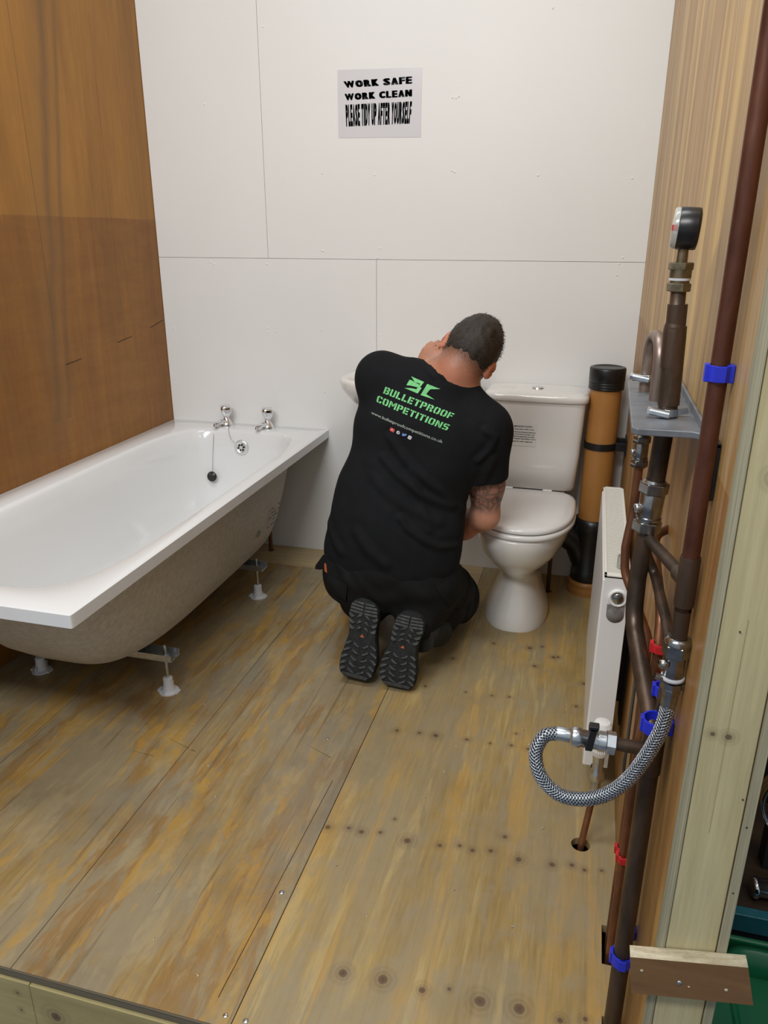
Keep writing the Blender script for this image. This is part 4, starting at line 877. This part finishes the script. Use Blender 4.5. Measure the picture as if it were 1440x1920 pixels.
def sdf_obj(name, V, F, mat, parent, smooth_it=2, marks=None):
    me = bpy.data.meshes.new(name); off = np.array(origin(parent))
    # light laplacian smoothing
    for _ in range(smooth_it):
        acc = np.zeros_like(V); cnt = np.zeros(len(V))
        for a, b_ in ((0, 1), (1, 2), (2, 3), (3, 0)):
            np.add.at(acc, F[:, a], V[F[:, b_]]); np.add.at(cnt, F[:, a], 1); np.add.at(acc, F[:, b_], V[F[:, a]]); np.add.at(cnt, F[:, b_], 1)
        V = V*.5+.5*acc/cnt[:, None]
    me.vertices.add(len(V)); me.vertices.foreach_set('co', (V-off).ravel()); me.loops.add(F.size); me.loops.foreach_set('vertex_index', F.ravel().astype(np.int32))
    me.polygons.add(len(F)); me.polygons.foreach_set('loop_start', np.arange(0, F.size, 4, dtype=np.int32)); me.polygons.foreach_set('loop_total', np.full(len(F), 4, dtype=np.int32))
    me.update(calc_edges=True); me.polygons.foreach_set('use_smooth', [True]*len(F)); me.materials.append(mat)
    if marks is not None:
        at = me.color_attributes.new('marks', 'FLOAT_COLOR', 'POINT'); at.data.foreach_set('color', np.concatenate([marks(V), np.ones((len(V), 1))], 1).astype(np.float32).ravel())
    o = bpy.data.objects.new(name, me); C.objects.link(o); o.parent = parent; return o, V
man = thing('person', (1.19, -.80, 0), 'man kneeling with his back turned, in black printed T-shirt and work trousers', 'person')
N3 = lambda v: np.array(v, float)/np.linalg.norm(v)
# head frame
HC = np.array((1.395, -.700, .990)); HR = N3((.85, -.06, -.50)); HU = N3((.40, .42, .76)); HU = N3(HU-HR*(HU@HR)); HF = np.cross(HU, HR)
if HF[1] < 0: HF = -HF
def hp(r, f, u): return HC+HR*r+HF*f+HU*u
# torso frame (see print mapping)
TO = np.array([1.22, -.86, .70]); TU = N3((.903, 0, -.43)); TV = np.array([.325, .185, .927]); TV = N3(TV-TU*(TU@TV)); TN = np.cross(TU, TV)
AX3 = (TU, TN, TV)
ELB_R, WR_R = np.array((1.458, -.700, .487)), np.array((1.265, -.50, .31))
SH_R, SH_L = np.array((1.455, -.735, .765)), np.array((1.125, -.725, .905))
ELB_L, WR_L = np.array((1.055, -.49, .79)), np.array((1.190, -.40, .860))
def hand(S, wrist, dirn, palm_n, side, s=1.0, curl=.6):
    d = N3(dirn); n = N3(np.array(palm_n)-d*(np.array(palm_n)@d)); t = np.cross(d, n)*side
    S.cap(wrist, wrist+d*.03, .024*s, .026*s, .02)
    S.ell(wrist+d*.055*s, (.040*s, .042*s, .0145*s), (d, t, n), .014)
    for i, (off, ln) in enumerate(((.030, .072), (.010, .082), (-.010, .076), (-.028, .060))):
        p = wrist+d*(.085-.004*abs(i-1.2))*s+t*off*s; pts = [wrist+d*.05*s+t*off*.8*s, p]; a = .25
        for seg in (.45, .30, .25):
            a += curl; dd = d*math.cos(a)+n*math.sin(a); pts.append(pts[-1]+dd*ln*seg*s)
        S.chain(pts, [.010, .0095, .0085, .008, .007], .004)
    pts = [wrist+d*.02*s+t*.024*s, wrist+d*.048*s+t*.050*s+n*.012*s, wrist+d*.075*s+t*.058*s+n*.026*s, wrist+d*.095*s+t*.052*s+n*.036*s]
    S.chain(pts, [.015, .0125, .0105, .0085], .006)
# knees etc.
KN_L, KN_R = np.array((1.005, -.48, .085)), np.array((1.335, -.52, .088)); AN_L, AN_R = np.array((1.135, -.885, .215)), np.array((1.275, -.895, .195))
HP_L, HP_R = np.array((1.09, -.79, .29)), np.array((1.27, -.79, .295))
S = SDF((.86, -1.06, -.01), (1.66, -.22, 1.20), .0052)
S.ell((1.175, -.80, .33), (.165, .10, .14), None, .05).ell((1.205, -.775, .50), (.155, .098, .16), AX3, .06).ell((1.275, -.735, .72), (.180, .102, .19), AX3, .06)
S.cap(SH_L, SH_R, .052, .052, .05); S.cap((1.33, -.725, .88), hp(0, -.02, -.075), .062, .058, .035)
S.cap(SH_L+(.05, 0, .0), (1.35, -.725, .92), .045, .05, .04); S.cap(SH_R+(-.04, 0, .03), (1.36, -.725, .92), .045, .05, .04)
S.ell(HC, (.0735, .092, .100), (HR, HF, HU), .01); S.ell(hp(0, .035, -.055), (.056, .062, .068), (HR, HF, HU), .03); S.ell(hp(0, .075, -.10), (.028, .026, .024), (HR, HF, HU), .02)
S.cap(hp(0, .092, .0), hp(0, .118, -.030), .009, .014, .010); S.ell(hp(0, .108, -.033), (.017, .010, .009), (HR, HF, HU), .006)
S.ell(hp(0, .082, .02), (.050, .016, .012), (HR, HF, HU), .012)
for q in (-1, 1):
    S.ell(hp(q*.030, .098, .004), (.016, .010, .010), (HR, HF, HU), .008, 's'); S.ell(hp(q*.030, .086, .003), (.012, .012, .012), (HR, HF, HU), .002)
    S.ell(hp(q*.046, .06, -.035), (.020, .02, .02), (HR, HF, HU), .02)
    S.ell(hp(q*.0790, -.010, -.022), (.0085, .018, .031), (HR+HF*(-.55*q), HF, HU), .005); S.ell(hp(q*.088, -.006, -.020), (.005, .010, .018), (HR+HF*(-.55*q), HF, HU), .003, 's')
S.cap(hp(-.022, .098, -.062), hp(.022, .098, -.062), .0062, .0062, .006); S.cap(hp(-.020, .102, -.0665), hp(.020, .102, -.0665), .0022, .0022, .002, 's')
S.chain([SH_R, ELB_R+(.0, -.0, .10), ELB_R], [.056, .050, .043], .03); S.chain([ELB_R, ELB_R*.6+WR_R*.4, WR_R], [.043, .044, .029], .02)
S.chain([SH_L, ELB_L*.5+SH_L*.5, ELB_L], [.056, .050, .042], .03); S.chain([ELB_L, ELB_L*.6+WR_L*.4, WR_L], [.042, .042, .028], .02)
hand(S, WR_R, (-.75, .62, -.12), (-.25, .2, -1), 1, 1.0, .30); hand(S, WR_L, (.28, .25, .85), (.2, .9, -.2), -1, 1.0, .40)
for hpt, kn, an in ((HP_L, KN_L, AN_L), (HP_R, KN_R, AN_R)):
    S.cap(hpt, kn, .085, .055, .04); S.chain([kn, kn*.6+an*.4, an], [.052, .052, .036], .03)
def marks(V):
    out = np.zeros((len(V), 3)); d = ELB_R-SH_R; t = ((V-SH_R)@d)/(d@d); dist = np.linalg.norm(V-(SH_R+np.clip(t, 0, 1)[:, None]*d), axis=1)
    e = WR_R-ELB_R; t2 = ((V-ELB_R)@e)/(e@e)
    out[:, 0] = np.clip((.93-t)*12, 0, 1)*(dist < .075)*(t > .1)
    rel = V-HC; u = rel@HU; f = rel@HF; r = rel@HR
    inh = (np.linalg.norm(rel, axis=1) < .135)
    out[:, 1] = inh*np.clip((u*1.0-f*1.0+.115-.0)*0+ (u+.115)*13, 0, 1)*(f < .06)*.9*(np.abs(r) < .085)
    earm = (np.abs(r) > .070) & (np.abs(f+.01) < .035) & (np.abs(u+.02) < .045); out[earm, 1] = 0; out[earm, 2] = .7
    nk = np.clip(1-np.abs(np.linalg.norm(V-hp(0, -.05, -.10), axis=1))/.10, 0, 1); out[:, 2] = np.maximum(out[:, 2], nk*.7)
    out[:, 2] = np.maximum(out[:, 2], np.clip(t2*2, 0, .5)*(np.linalg.norm(V-(ELB_R+np.clip(t2, 0, 1)[:, None]*e), axis=1) < .07))
    return out
V, F = S.mesh(); body, _ = sdf_obj('body', V, F, M_skin, man, 2, marks); lab(body, 'skin of neck, face and tattooed right arm')
# hair
S = SDF(HC-.14, HC+.14, .0028)
S.ell(HC+HU*.004, (.0785, .0965, .1075), (HR, HF, HU), .01)
S.half(hp(0, -.095, -.062), -(HU-HF*.35)); S.half(hp(0, .075, .035), N3(HF-HU*.6))
for q in (-1, 1): S.ell(hp(q*.082, .0, -.035), (.024, .034, .040), (HR, HF, HU), .006, 's')
V, F = S.mesh()
rel = V-HC; nn = rel/np.linalg.norm(rel, axis=1)[:, None]; u = rel@HU
rng = np.random.RandomState(3); ph = rng.uniform(0, 6.28, 12); kk = rng.normal(0, 130, (12, 3))
dsp = sum(np.sin(rel@kk[i]+ph[i]) for i in range(12))/12
fade = np.clip((u+.062)/.055, 0, 1)
V = V-nn*((1-fade)*.0062)[:, None]+nn*(dsp*.004*fade)[:, None]
hair, HV = sdf_obj('hair', V, F, M_hair, man, 0); lab(hair, 'short dark brown hair faded at the nape')
mb = MB(); rng = random.Random(5)
for _ in range(2600):
    a = rng.uniform(0, 2*PI); z = rng.uniform(-.45, 1); rr_ = math.sqrt(max(0, 1-z*z)); d = HR*rr_*math.cos(a)+HF*rr_*math.sin(a)+HU*z
    if (d@HF) > .75: continue
    p = HC+HU*.004+(HR*(d@HR)*.078+HF*(d@HF)*.096+HU*(d@HU)*.107); comb = N3(HF*.9+HR*.25+d*.35+np.array([rng.gauss(0, .25) for _ in range(3)])); L = rng.uniform(.008, .016)*(1 if z > .2 else .5)
    sd = N3(np.cross(comb, d))*.0006; q = p-d*.002
    mb.add([q-sd, q+sd, q+comb*L*.5+d*.003, q+comb*L+d*.0035], [(0, 1, 2), (0, 2, 3), (1, 3, 2)])
stuff(obj('strands', mb, M_hair, hair))
# T-shirt
S = SDF((.88, -1.06, .15), (1.62, -.42, 1.08), .0052)
S.ell((1.185, -.805, .38), (.215, .130, .18), None, .06).ell((1.205, -.785, .53), (.207, .125, .19), AX3, .07).ell((1.262, -.745, .725), (.212, .122, .19), AX3, .06)
S.cap(SH_L+(.012, 0, -.018), SH_R+(-.012, 0, -.004), .068, .072, .05); S.cap(SH_L+(.02, 0, .0), (1.34, -.735, .905), .066, .050, .04); S.cap(SH_R+(-.02, 0, .02), (1.36, -.735, .89), .066, .050, .04)
S.cap(SH_R, SH_R+(.005, .02, -.155), .070, .063, .04); S.cap(SH_L, ELB_L*.7+SH_L*.3, .066, .060, .04)
S.cap((1.175, -.80, .36), (1.19, -.80, .27), .19, .20, .05) if False else None
# openings: neck and sleeves
S.half((1.18, -.83, .240), (.06, -.25, -1))
ns_ = hp(0, -.02, -.075); nd_ = N3(ns_-np.array((1.33, -.725, .88))); S.cap((1.325, -.735, .875), ns_-nd_*.04, .068, .066, .03); S.cap(ns_+nd_*.014+(0, .01, 0), ns_+nd_*.12+(0, .01, 0), .0645, .085, .008, 's')
def cutcyl(a, b_, r, rin, depth):
    pass
# open the right sleeve at its hem: remove beyond the plane, local box only
def cut_local(S, p, n, rad):
    n = N3(n); sl, P = S._box(np.array(p)-rad, np.array(p)+rad, 0); q = P-np.array(p); d = q@n; ax = np.linalg.norm(q-d[..., None]*n, axis=-1)
    S.f[sl] = np.where(ax < rad, np.maximum(S.f[sl], d), S.f[sl])
d_r = N3(ELB_R-SH_R); pr_ = SH_R+d_r*.150; cut_local(S, pr_+(.004, 0, 0), d_r, .082)
S.cap(pr_-d_r*.02, pr_+d_r*.04, .052, .054, .004, 's')
d_l = N3(ELB_L-SH_L); pl_ = SH_L+d_l*.20; cut_local(S, pl_, d_l, .085)
S.cap(pl_-d_l*.02, pl_+d_l*.04, .050, .052, .004, 's')
V, F = S.mesh()
# cloth folds, as displacement along the back normal in torso coordinates
def seg_d(P, a, b_):
    a = np.array(a); b_ = np.array(b_); d = b_-a; t = np.clip(((P-a)@d)/(d@d), 0, 1); return np.linalg.norm(P-a-t[:, None]*d, axis=1), t
def vnormals(V, F):
    a = V[F[:, 0]]; n = np.cross(V[F[:, 2]]-a, V[F[:, 3]]-V[F[:, 1]]); out = np.zeros_like(V)
    for k in range(4): np.add.at(out, F[:, k], n)
    return out/(np.linalg.norm(out, axis=1)[:, None]+1e-12)
FOLDS = [([(-.0517,.0379),(.0295,.0007),(.1064,-.0186),(.1832,-.0378),(.2461,-.0596)], .006, .010), ([(-.0406,-.0225),(.0226,-.0444),(.1039,-.0615),(.1641,-.059),(.2041,-.0573)], .007, .010), ([(-.0373,-.0881),(.0365,-.1098),(.1096,-.1107),(.1924,-.1112)], .005, .012),
         ([(.09,-.15),(.1175,-.1645),(.1748,-.1744),(.2276,-.1762),(.2691,-.1576)], .008, .009), ([(.1816,.1846),(.2151,.178),(.2207,.1412),(.2051,.0974)], .008, .009), ([(-.0031,-.2549),(.0472,-.2803),(.1139,-.2964)], .006, .014),
         ([(-.19,-.26),(-.10,-.30),(-.02,-.34)], .005, .012), ([(.05,-.02),(.12,-.08),(.18,-.14)], .004, .010), ([(.24,.12),(.25,.02),(.27,-.05)], .006, .010), ([(-.22,.05),(-.19,-.08),(-.17,-.18)], .005, .012),
         ([(-.14,.27),(-.07,.262),(-.02,.248)], .004, .007), ([(-.12,.30),(-.05,.286),(.01,.26)], .004, .006), ([(-.10,.32),(-.03,.31),(.03,.275)], .004, .006)]
nv = vnormals(V, F); q = V-TO; UV = np.stack([q@TU, q@TV], 1); back = np.clip(nv@TN, 0, 1)
dsp = np.zeros(len(V))
for pts, amp, wd in FOLDS:
    best = np.full(len(V), 9.)
    for i in range(len(pts)-1): best = np.minimum(best, seg_d(UV, pts[i], pts[i+1])[0])
    dsp += amp*np.exp(-(best/wd)**2)-amp*.45*np.exp(-((best-1.9*wd)/wd)**2)
rng = np.random.RandomState(8)
for i in range(8):
    k_ = rng.normal(0, 22, 3); dsp += .0011*np.sin(V@k_+rng.uniform(0, 6.28))
V = V+nv*(dsp*(.3+.7*back))[:, None]
shirt, SV = sdf_obj('tshirt', V, F, M_cloth_black, man, 2); lab(shirt, 'black T-shirt with green print on the back')
bvh = BVHTree.FromPolygons([tuple(p) for p in SV], [tuple(int(i) for i in f) for f in F])
TNv = Vector(TN)
def drape(u, v, lift=.0016):
    p = Vector(TO+TU*u+TV*v)+TNv*.25
    h_ = bvh.ray_cast(p, -TNv, .6)
    return (h_[0]+TNv*lift) if h_[0] else p-TNv*.25
def drape_poly(mb, poly, lift=.0016): mb.add([drape(*q, lift) for q in poly], [tuple(range(len(poly)))])
def lerpq(TL, BL, TR, BR, x, y): return tuple((BL[i]*(1-x)+BR[i]*x)*(1-y)+(TL[i]*(1-x)+TR[i]*x)*y for i in (0, 1))
G_ = {'B': (.62, [(0,0,.2,1),(.27,.8,.5,1),(.27,.42,.5,.58),(.27,0,.5,.2),(.42,.55,.62,.92),(.42,.08,.62,.46)]), 'U': (.62, [(0,.1,.2,1),(.42,.1,.62,1),(.06,0,.27,.2),(.35,0,.56,.2)]), 'L': (.56, [(0,0,.2,1),(.27,0,.56,.22)]),
      'E': (.56, [(0,0,.2,1),(.27,.8,.56,1),(.27,.4,.5,.6),(.27,0,.56,.2)]), 'T': (.62, [(.21,0,.41,.78),(.21,.8,.41,1),(0,.8,.16,1),(.46,.8,.62,1)]), 'P': (.60, [(0,0,.2,1),(.27,.8,.5,1),(.27,.38,.5,.55),(.40,.45,.60,.93)]),
      'R': (.64, [(0,0,.2,1),(.27,.8,.5,1),(.27,.42,.5,.58),(.42,.5,.62,.93),(.38,0,.62,.36)]), 'O': (.64, [(0,.12,.2,.88),(.44,.12,.64,.88),(.08,0,.28,.2),(.36,0,.56,.2),(.08,.8,.28,1),(.36,.8,.56,1)]), 'F': (.56, [(0,0,.2,1),(.27,.8,.56,1),(.27,.42,.5,.6)]),
      'C': (.60, [(0,.12,.2,.88),(.08,.8,.27,1),(.34,.8,.56,1),(.08,0,.27,.2),(.34,0,.56,.2),(.42,.68,.6,.88),(.42,.12,.6,.32)]), 'I': (.2, [(0,0,.2,1)]), 'S': (.60, [(.1,.8,.27,1),(.33,.8,.58,1),(0,.55,.2,.9),(.08,.41,.52,.6),(.40,.1,.60,.5),(.02,0,.27,.2),(.33,0,.52,.2)]),
      'N': (.66, [(0,0,.18,1),(.48,0,.66,1)]), 'M': (.84, [(0,0,.18,1),(.66,0,.84,1)])}
XTRA = {'N': [[(.24,1),(.22,.62),(.42,0),(.44,.40)]], 'M': [[(.23,1),(.23,.6),(.40,.25),(.40,.62)], [(.61,1),(.44,.62),(.44,.25),(.61,.6)]]}
def stencil(mb, word, TL, BL, TR, BR):
    tot = sum(G_[c][0] for c in word)+.13*(len(word)-1); x = 0
    for c in word:
        wd, rects = G_[c]
        for (a, b_, c2, d) in rects:
            n = 4 if d-b_ > .5 else 1
            for k in range(n):
                y0 = b_+(d-b_)*k/n; y1 = b_+(d-b_)*(k+1)/n
                drape_poly(mb, [lerpq(TL, BL, TR, BR, (x+a)/tot, y0), lerpq(TL, BL, TR, BR, (x+c2)/tot, y0), lerpq(TL, BL, TR, BR, (x+c2)/tot, y1), lerpq(TL, BL, TR, BR, (x+a)/tot, y1)])
        for poly in XTRA.get(c, []): drape_poly(mb, [lerpq(TL, BL, TR, BR, (x+px)/tot, py) for px, py in reversed(poly)] if False else [lerpq(TL, BL, TR, BR, (x+px)/tot, py) for px, py in poly])
        x += wd+.13
mb = MB()
stencil(mb, 'BULLETPROOF', (-.1305,.158), (-.1284,.1379), (.0825,.1856), (.0817,.1675)); stencil(mb, 'COMPETITIONS', (-.1388,.1253), (-.1353,.1069), (.0873,.1528), (.0865,.1345))
lab(obj('lettering', mb, M_greenprint, shirt), 'green stencil lettering')
mb = MB()
Bp = [(-.0782,.2183),(-.0372,.222),(-.0408,.2042),(-.0356,.2035),(-.0378,.1852),(-.0794,.181),(-.0627,.1892),(-.0472,.1938),(-.0459,.2004),(-.0659,.1952),(-.0782,.1903),(-.0776,.2081),(-.071,.2093),(-.0606,.2078),(-.0456,.2087),(-.0452,.2124),(-.0614,.2092)]
for poly in ([0,1,15,16], [1,2,14,15], [2,9,12,14], [9,10,11,12], [2,3,8,9], [3,4,7,8], [4,5,6,7]): drape_poly(mb, [Bp[i] for i in poly], .0019)
Cp = [(-.0269,.2214),(.0138,.2268),(-.0119,.2126),(-.0157,.1953),(.013,.193),(-.0284,.1855)]
for poly in ([0, 2, 1], [0, 5, 3, 2], [5, 4, 3]): drape_poly(mb, [Cp[i] for i in poly], .0019)
lab(obj('emblem', mb, M_greenprint, shirt), 'angular green emblem')
mb = MB(); Vt, Ft = text_mesh('www.bulletproofcompetitions.co.uk', .004)
mb.add([drape(*lerpq((-.1336,.0776), (-.1311,.0676), (.0905,.1061), (.0935,.0946), x, y)) for x, y in Vt], Ft); lab(obj('web_address', mb, M_greyprint, shirt), 'pale grey web address')
ic = [(-.052,.0619),(-.0328,.0639),(-.014,.0669),(.0033,.0678)]
def disc(mb, c, rx, ry, n=16, lift=.0018, e=2.0): drape_poly(mb, [(c[0]+rx*math.copysign(abs(math.cos(2*PI*k/n+.1))**(2/e), math.cos(2*PI*k/n+.1)), c[1]+ry*math.copysign(abs(math.sin(2*PI*k/n+.1))**(2/e), math.sin(2*PI*k/n+.1))) for k in range(n)], lift)
mb = MB(); mb.m = 0; disc(mb, ic[0], .0072, .0052, 20, .0018, 5); mb.m = 1; drape_poly(mb, [(ic[0][0]-.002, ic[0][1]+.0025), (ic[0][0]-.002, ic[0][1]-.0025), (ic[0][0]+.003, ic[0][1])], .0024)
mb.m = 1; disc(mb, ic[1], .0052, .0052); mb.m = 2
c0_ = ic[1]; drape_poly(mb, [(c0_[0]-.0003, c0_[1]-.005), (c0_[0]+.0014, c0_[1]-.005), (c0_[0]+.0014, c0_[1]+.0022), (c0_[0]-.0003, c0_[1]+.0022)], .0024); drape_poly(mb, [(c0_[0]-.0016, c0_[1]-.0004), (c0_[0]+.0028, c0_[1]-.0004), (c0_[0]+.0028, c0_[1]+.0010), (c0_[0]-.0016, c0_[1]+.0010)], .0025)
drape_poly(mb, [(c0_[0]-.0003, c0_[1]+.0022), (c0_[0]+.0030, c0_[1]+.0022), (c0_[0]+.0030, c0_[1]+.0036), (c0_[0]+.0010, c0_[1]+.0036)], .0024)
mb.m = 3; c0_ = ic[2]; drape_poly(mb, [(c0_[0]-.0066, c0_[1]+.0036), (c0_[0]-.0055, c0_[1]-.001), (c0_[0]-.0068, c0_[1]-.0042), (c0_[0]-.001, c0_[1]-.0048), (c0_[0]+.004, c0_[1]-.001), (c0_[0]+.0068, c0_[1]+.0042), (c0_[0]+.0035, c0_[1]+.0046), (c0_[0]+.0005, c0_[1]+.0044), (c0_[0]-.001, c0_[1]+.0014)], .0018)
mb.m = 1; disc(mb, ic[3], .0052, .0052, 20, .0018, 5); mb.m = 2; disc(mb, ic[3], .0026, .0026, 14, .0024); mb.m = 1; disc(mb, ic[3], .0015, .0015, 10, .0028)
lab(obj('icon_row', mb, [M_redprint, M_whiteprint, M_navyprint, M_blueprint], shirt), 'row of four small coloured icons')
# trousers
S = SDF((.84, -1.06, -.02), (1.56, -.38, .52), .0055)
S.ell((1.178, -.805, .325), (.202, .130, .13), None, .05); S.cap((1.085, -.82, .305), (1.275, -.82, .305), .095, .095, .05)
S.chain([HP_L+(-.005, 0, -.01), KN_L+(0, 0, .025)], [.108, .088], .05); S.chain([HP_R+(.02, 0, -.01), KN_R+(0, 0, .025)], [.112, .092], .05)
S.chain([KN_L+(0, 0, .005), KN_L*.5+AN_L*.5+(0, 0, 0), AN_L+(0, .02, 0)], [.076, .072, .056], .04); S.chain([KN_R+(0, 0, .005), KN_R*.5+AN_R*.5, AN_R+(0.012, .02, -.01)], [.080, .078, .062], .04)
S.half((0, 0, .004), (0, 0, -1))
V, F = S.mesh(); nv = vnormals(V, F); rng = np.random.RandomState(4); dsp = 0
for i in range(10): k_ = rng.normal(0, 38, 3); dsp = dsp+.0013*np.sin(V@k_+rng.uniform(0, 6.28)+1.5*np.sin(V@(k_[::-1]*.4)))
V = V+nv*dsp[:, None]; V[:, 2] = np.maximum(V[:, 2], .002)
trou, TVt = sdf_obj('trousers', V, F, M_trouser, man, 2); lab(trou, 'black cargo work trousers')
def patchquad(name, mat, rows, th=.003, parent=trou, label=None):
    mb = MB(); rows = [[Vector(p) for p in r] for r in rows]; rings = [list(r)+[p+Vector((0, th, 0)) for p in reversed(r)] for r in rows]; mb.loft(rings, smooth=True); o = obj(name, mb, mat, parent, bevel=.0008)
    if label: lab(o, label)
    return o
bvt = BVHTree.FromPolygons([tuple(p) for p in TVt], [tuple(int(i) for i in f) for f in F])
def flap(name, mat, P, d, n, m, lift0, lift1, label=None):
    # P: four corner points outside the cloth (TL, TR, BR, BL), dropped along d onto the trousers
    TL, TR, BR, BL = map(Vector, P); d = Vector(d).normalized(); rows = []
    for i in range(m+1):
        y = i/m; row = []
        for j in range(n+1):
            x = j/n; p = (TL*(1-x)+TR*x)*(1-y)+(BL*(1-x)+BR*x)*y; h_ = bvt.ray_cast(p-d*.2, d, .7); q = h_[0] if h_[0] else p+d*.05
            row.append(q-d*(lift0+(lift1-lift0)*y))
        rows.append(row)
    mb = MB(); mb.loft([list(r)+[p+d*(lift0+.006) for p in reversed(r)] for r in rows], smooth=False); o = obj(name, mb, mat, trou, bevel=.001)
    if label: lab(o, label)
D_ = (-.10, .93, -.25)
flap('pocket_flap', M_trouser, [(1.012, -.95, .340), (1.085, -.96, .315), (1.078, -.96, .262), (1.008, -.95, .285)], D_, 8, 5, .003, .010)
flap('pocket_flap', M_trouser, [(1.345, -.93, .335), (1.385, -.92, .350), (1.432, -.92, .240), (1.415, -.92, .222)], D_, 5, 8, .003, .010)
flap('side_tag', M_orangetag, [(.998, -.95, .368), (1.006, -.95, .366), (1.012, -.95, .340), (1.002, -.95, .343)], D_, 2, 3, .003, .004, 'small orange tag on the hip pocket')
obj('pocket_flap', MB().prism([(x, -.875, z) for x, z in ((1.015, .385), (.985, .372), (.960, .335), (.958, .322), (.978, .322), (1.015, .345))], (0, .008, 0)), M_trouser, trou, bevel=.002)
# charcoal cuff at the right ankle
mb = MB(); mb.tube([AN_R+np.array((.055, .12, -.085)), AN_R+np.array((.028, .04, -.045)), AN_R+np.array((.022, -.010, -.05))], [.055, .058, .052], 24); lab(obj('cuff', mb, M_cuff, trou), 'washed grey trouser cuff')
# shoes
def shoe(toe, heel, side, lb):
    toe = np.array(toe); heel = np.array(heel); L = np.linalg.norm(heel-toe); e = (heel-toe)/L          # e : toe -> heel
    w_ = N3(np.cross(e, (0, -1, .0))*-1); 
    if w_[0] < 0: w_ = -w_
    w_ = N3(w_+np.array((0, -.0, 0))); n = np.cross(w_, e)                                             # n faces the camera side (tread)
    if n[1] > 0: n = -n
    def half(t):   # half widths left/right against t from toe(0) to heel(1)
        key = [(0, .036), (.03, .047), (.12, .056), (.28, .058), (.42, .050), (.55, .043), (.66, .043), (.78, .047), (.90, .044), (.97, .030), (1.0, .012)]
        for (a, b_), (c, d) in zip(key, key[1:]):
            if a <= t <= c: k = (t-a)/(c-a); return b_+(d-b_)*(k*k*(3-2*k))
    def off(t): return side*(.006*math.sin(t*PI*1.5)-.004*t)
    ts = [0, .015, .04, .08, .14, .2, .28, .36, .44, .52, .6, .68, .76, .84, .9, .94, .97, .99, 1.0]
    P2 = lambda t, s, d: toe+e*(t*L)+w_*(off(t)+s*half(t))+n*(d-.012*(1-min(t/.12, 1))**2)
    root = bpy.data.objects.new('shoe', None); C.objects.link(root); root.parent = man; root.location = Vector(toe)-man.location; root['label'] = lb
    # sole slab
    mb = MB(); rings = []
    for t in ts: rings.append([P2(t, -1.0, 0), P2(t, -.92, .006), P2(t, 0, .007), P2(t, .92, .006), P2(t, 1.0, 0), P2(t, 1.03, -.018), P2(t, 0, -.020), P2(t, -1.03, -.018)])
    mb.loft([list(reversed(r)) for r in rings], smooth=False); obj('sole', mb, M_rubberdark, root, bevel=.002)
    # lugs
    lg = MB()
    def lug(poly): 
        b0 = [toe+e*(t*L)+w_*(off(t)+s*half(t))+n*(.0055-.012*(1-min(t/.12, 1))**2) for s, t in poly]; lg.prism(b0, n*.0048)
    for k, t in enumerate((.96, .92, .88, .84)):           # heel bars in V shape
        for q in (-1, 1): lug([(q*.05, t-.035), (q*.05, t-.010), (q*.93, t+.0 if k else t-.012), (q*.93, t-.026)])
    for t in (.775, .70, .63):                             # chevrons on the heel part
        for q in (-1, 1):
            lug([(q*.55, t-.01), (q*.97, t+.035), (q*.97, t-.005), (q*.78, t-.028)]); lug([(q*.06, t+.02), (q*.28, t+.03), (q*.48, t-.022), (q*.26, t-.002)])
    for t in (.44, .355, .27, .19, .115):
        for q in (-1, 1):
            lug([(q*.58, t+.022), (q*.80, t+.018), (q*.97, t-.012), (q*.93, t-.036), (q*.70, t-.006)]); lug([(q*.06, t-.028), (q*.26, t-.008), (q*.46, t+.026), (q*.46, t-.004), (q*.22, t-.034)])
    lug([(-.85, .02), (.85, .02), (.85, .06), (.1, .075), (-.85, .06)])
    ld = obj('tread_lugs', lg, M_rubber, root, bevel=.0006, segs=1); ld['kind'] = 'stuff'
    em = MB(); b0 = [toe+e*(t*L)+w_*(off(t)+s*half(t))+n*.0068 for s, t in ((-.16, .535), (.16, .535), (.0, .572))]; em.prism(b0, n*.0008); lab(obj('emblem', em, M_orangetag, root), 'small red mark in the arch')
    # upper
    up_ = MB(); rings = []
    for t in ts[1:-1]:
        hgt = np.interp(t, [0, .1, .3, .5, .65, .85, 1.0], [.026, .042, .058, .076, .090, .088, .060]); wd = half(t)
        rings.append([toe+e*(t*L)+w_*(off(t)+wd*.99*math.cos(a)*(1 if math.sin(a) > .6 else 1))-n*(.016+(hgt-.012)*max(0, math.sin(a))**.8)+n*.012*0 for a in np.linspace(0, PI, 14)])
    up_.loft([list(r) for r in rings], smooth=True); lab(obj('upper', up_, M_upper, root), 'dark shoe upper')
shoe((1.116, -.988, .022), (1.150, -.925, .268), 1, 'left shoe, grey treaded sole upright')
shoe((1.252, -.988, .012), (1.276, -.938, .250), -1, 'right shoe, sole upright, slightly lower')
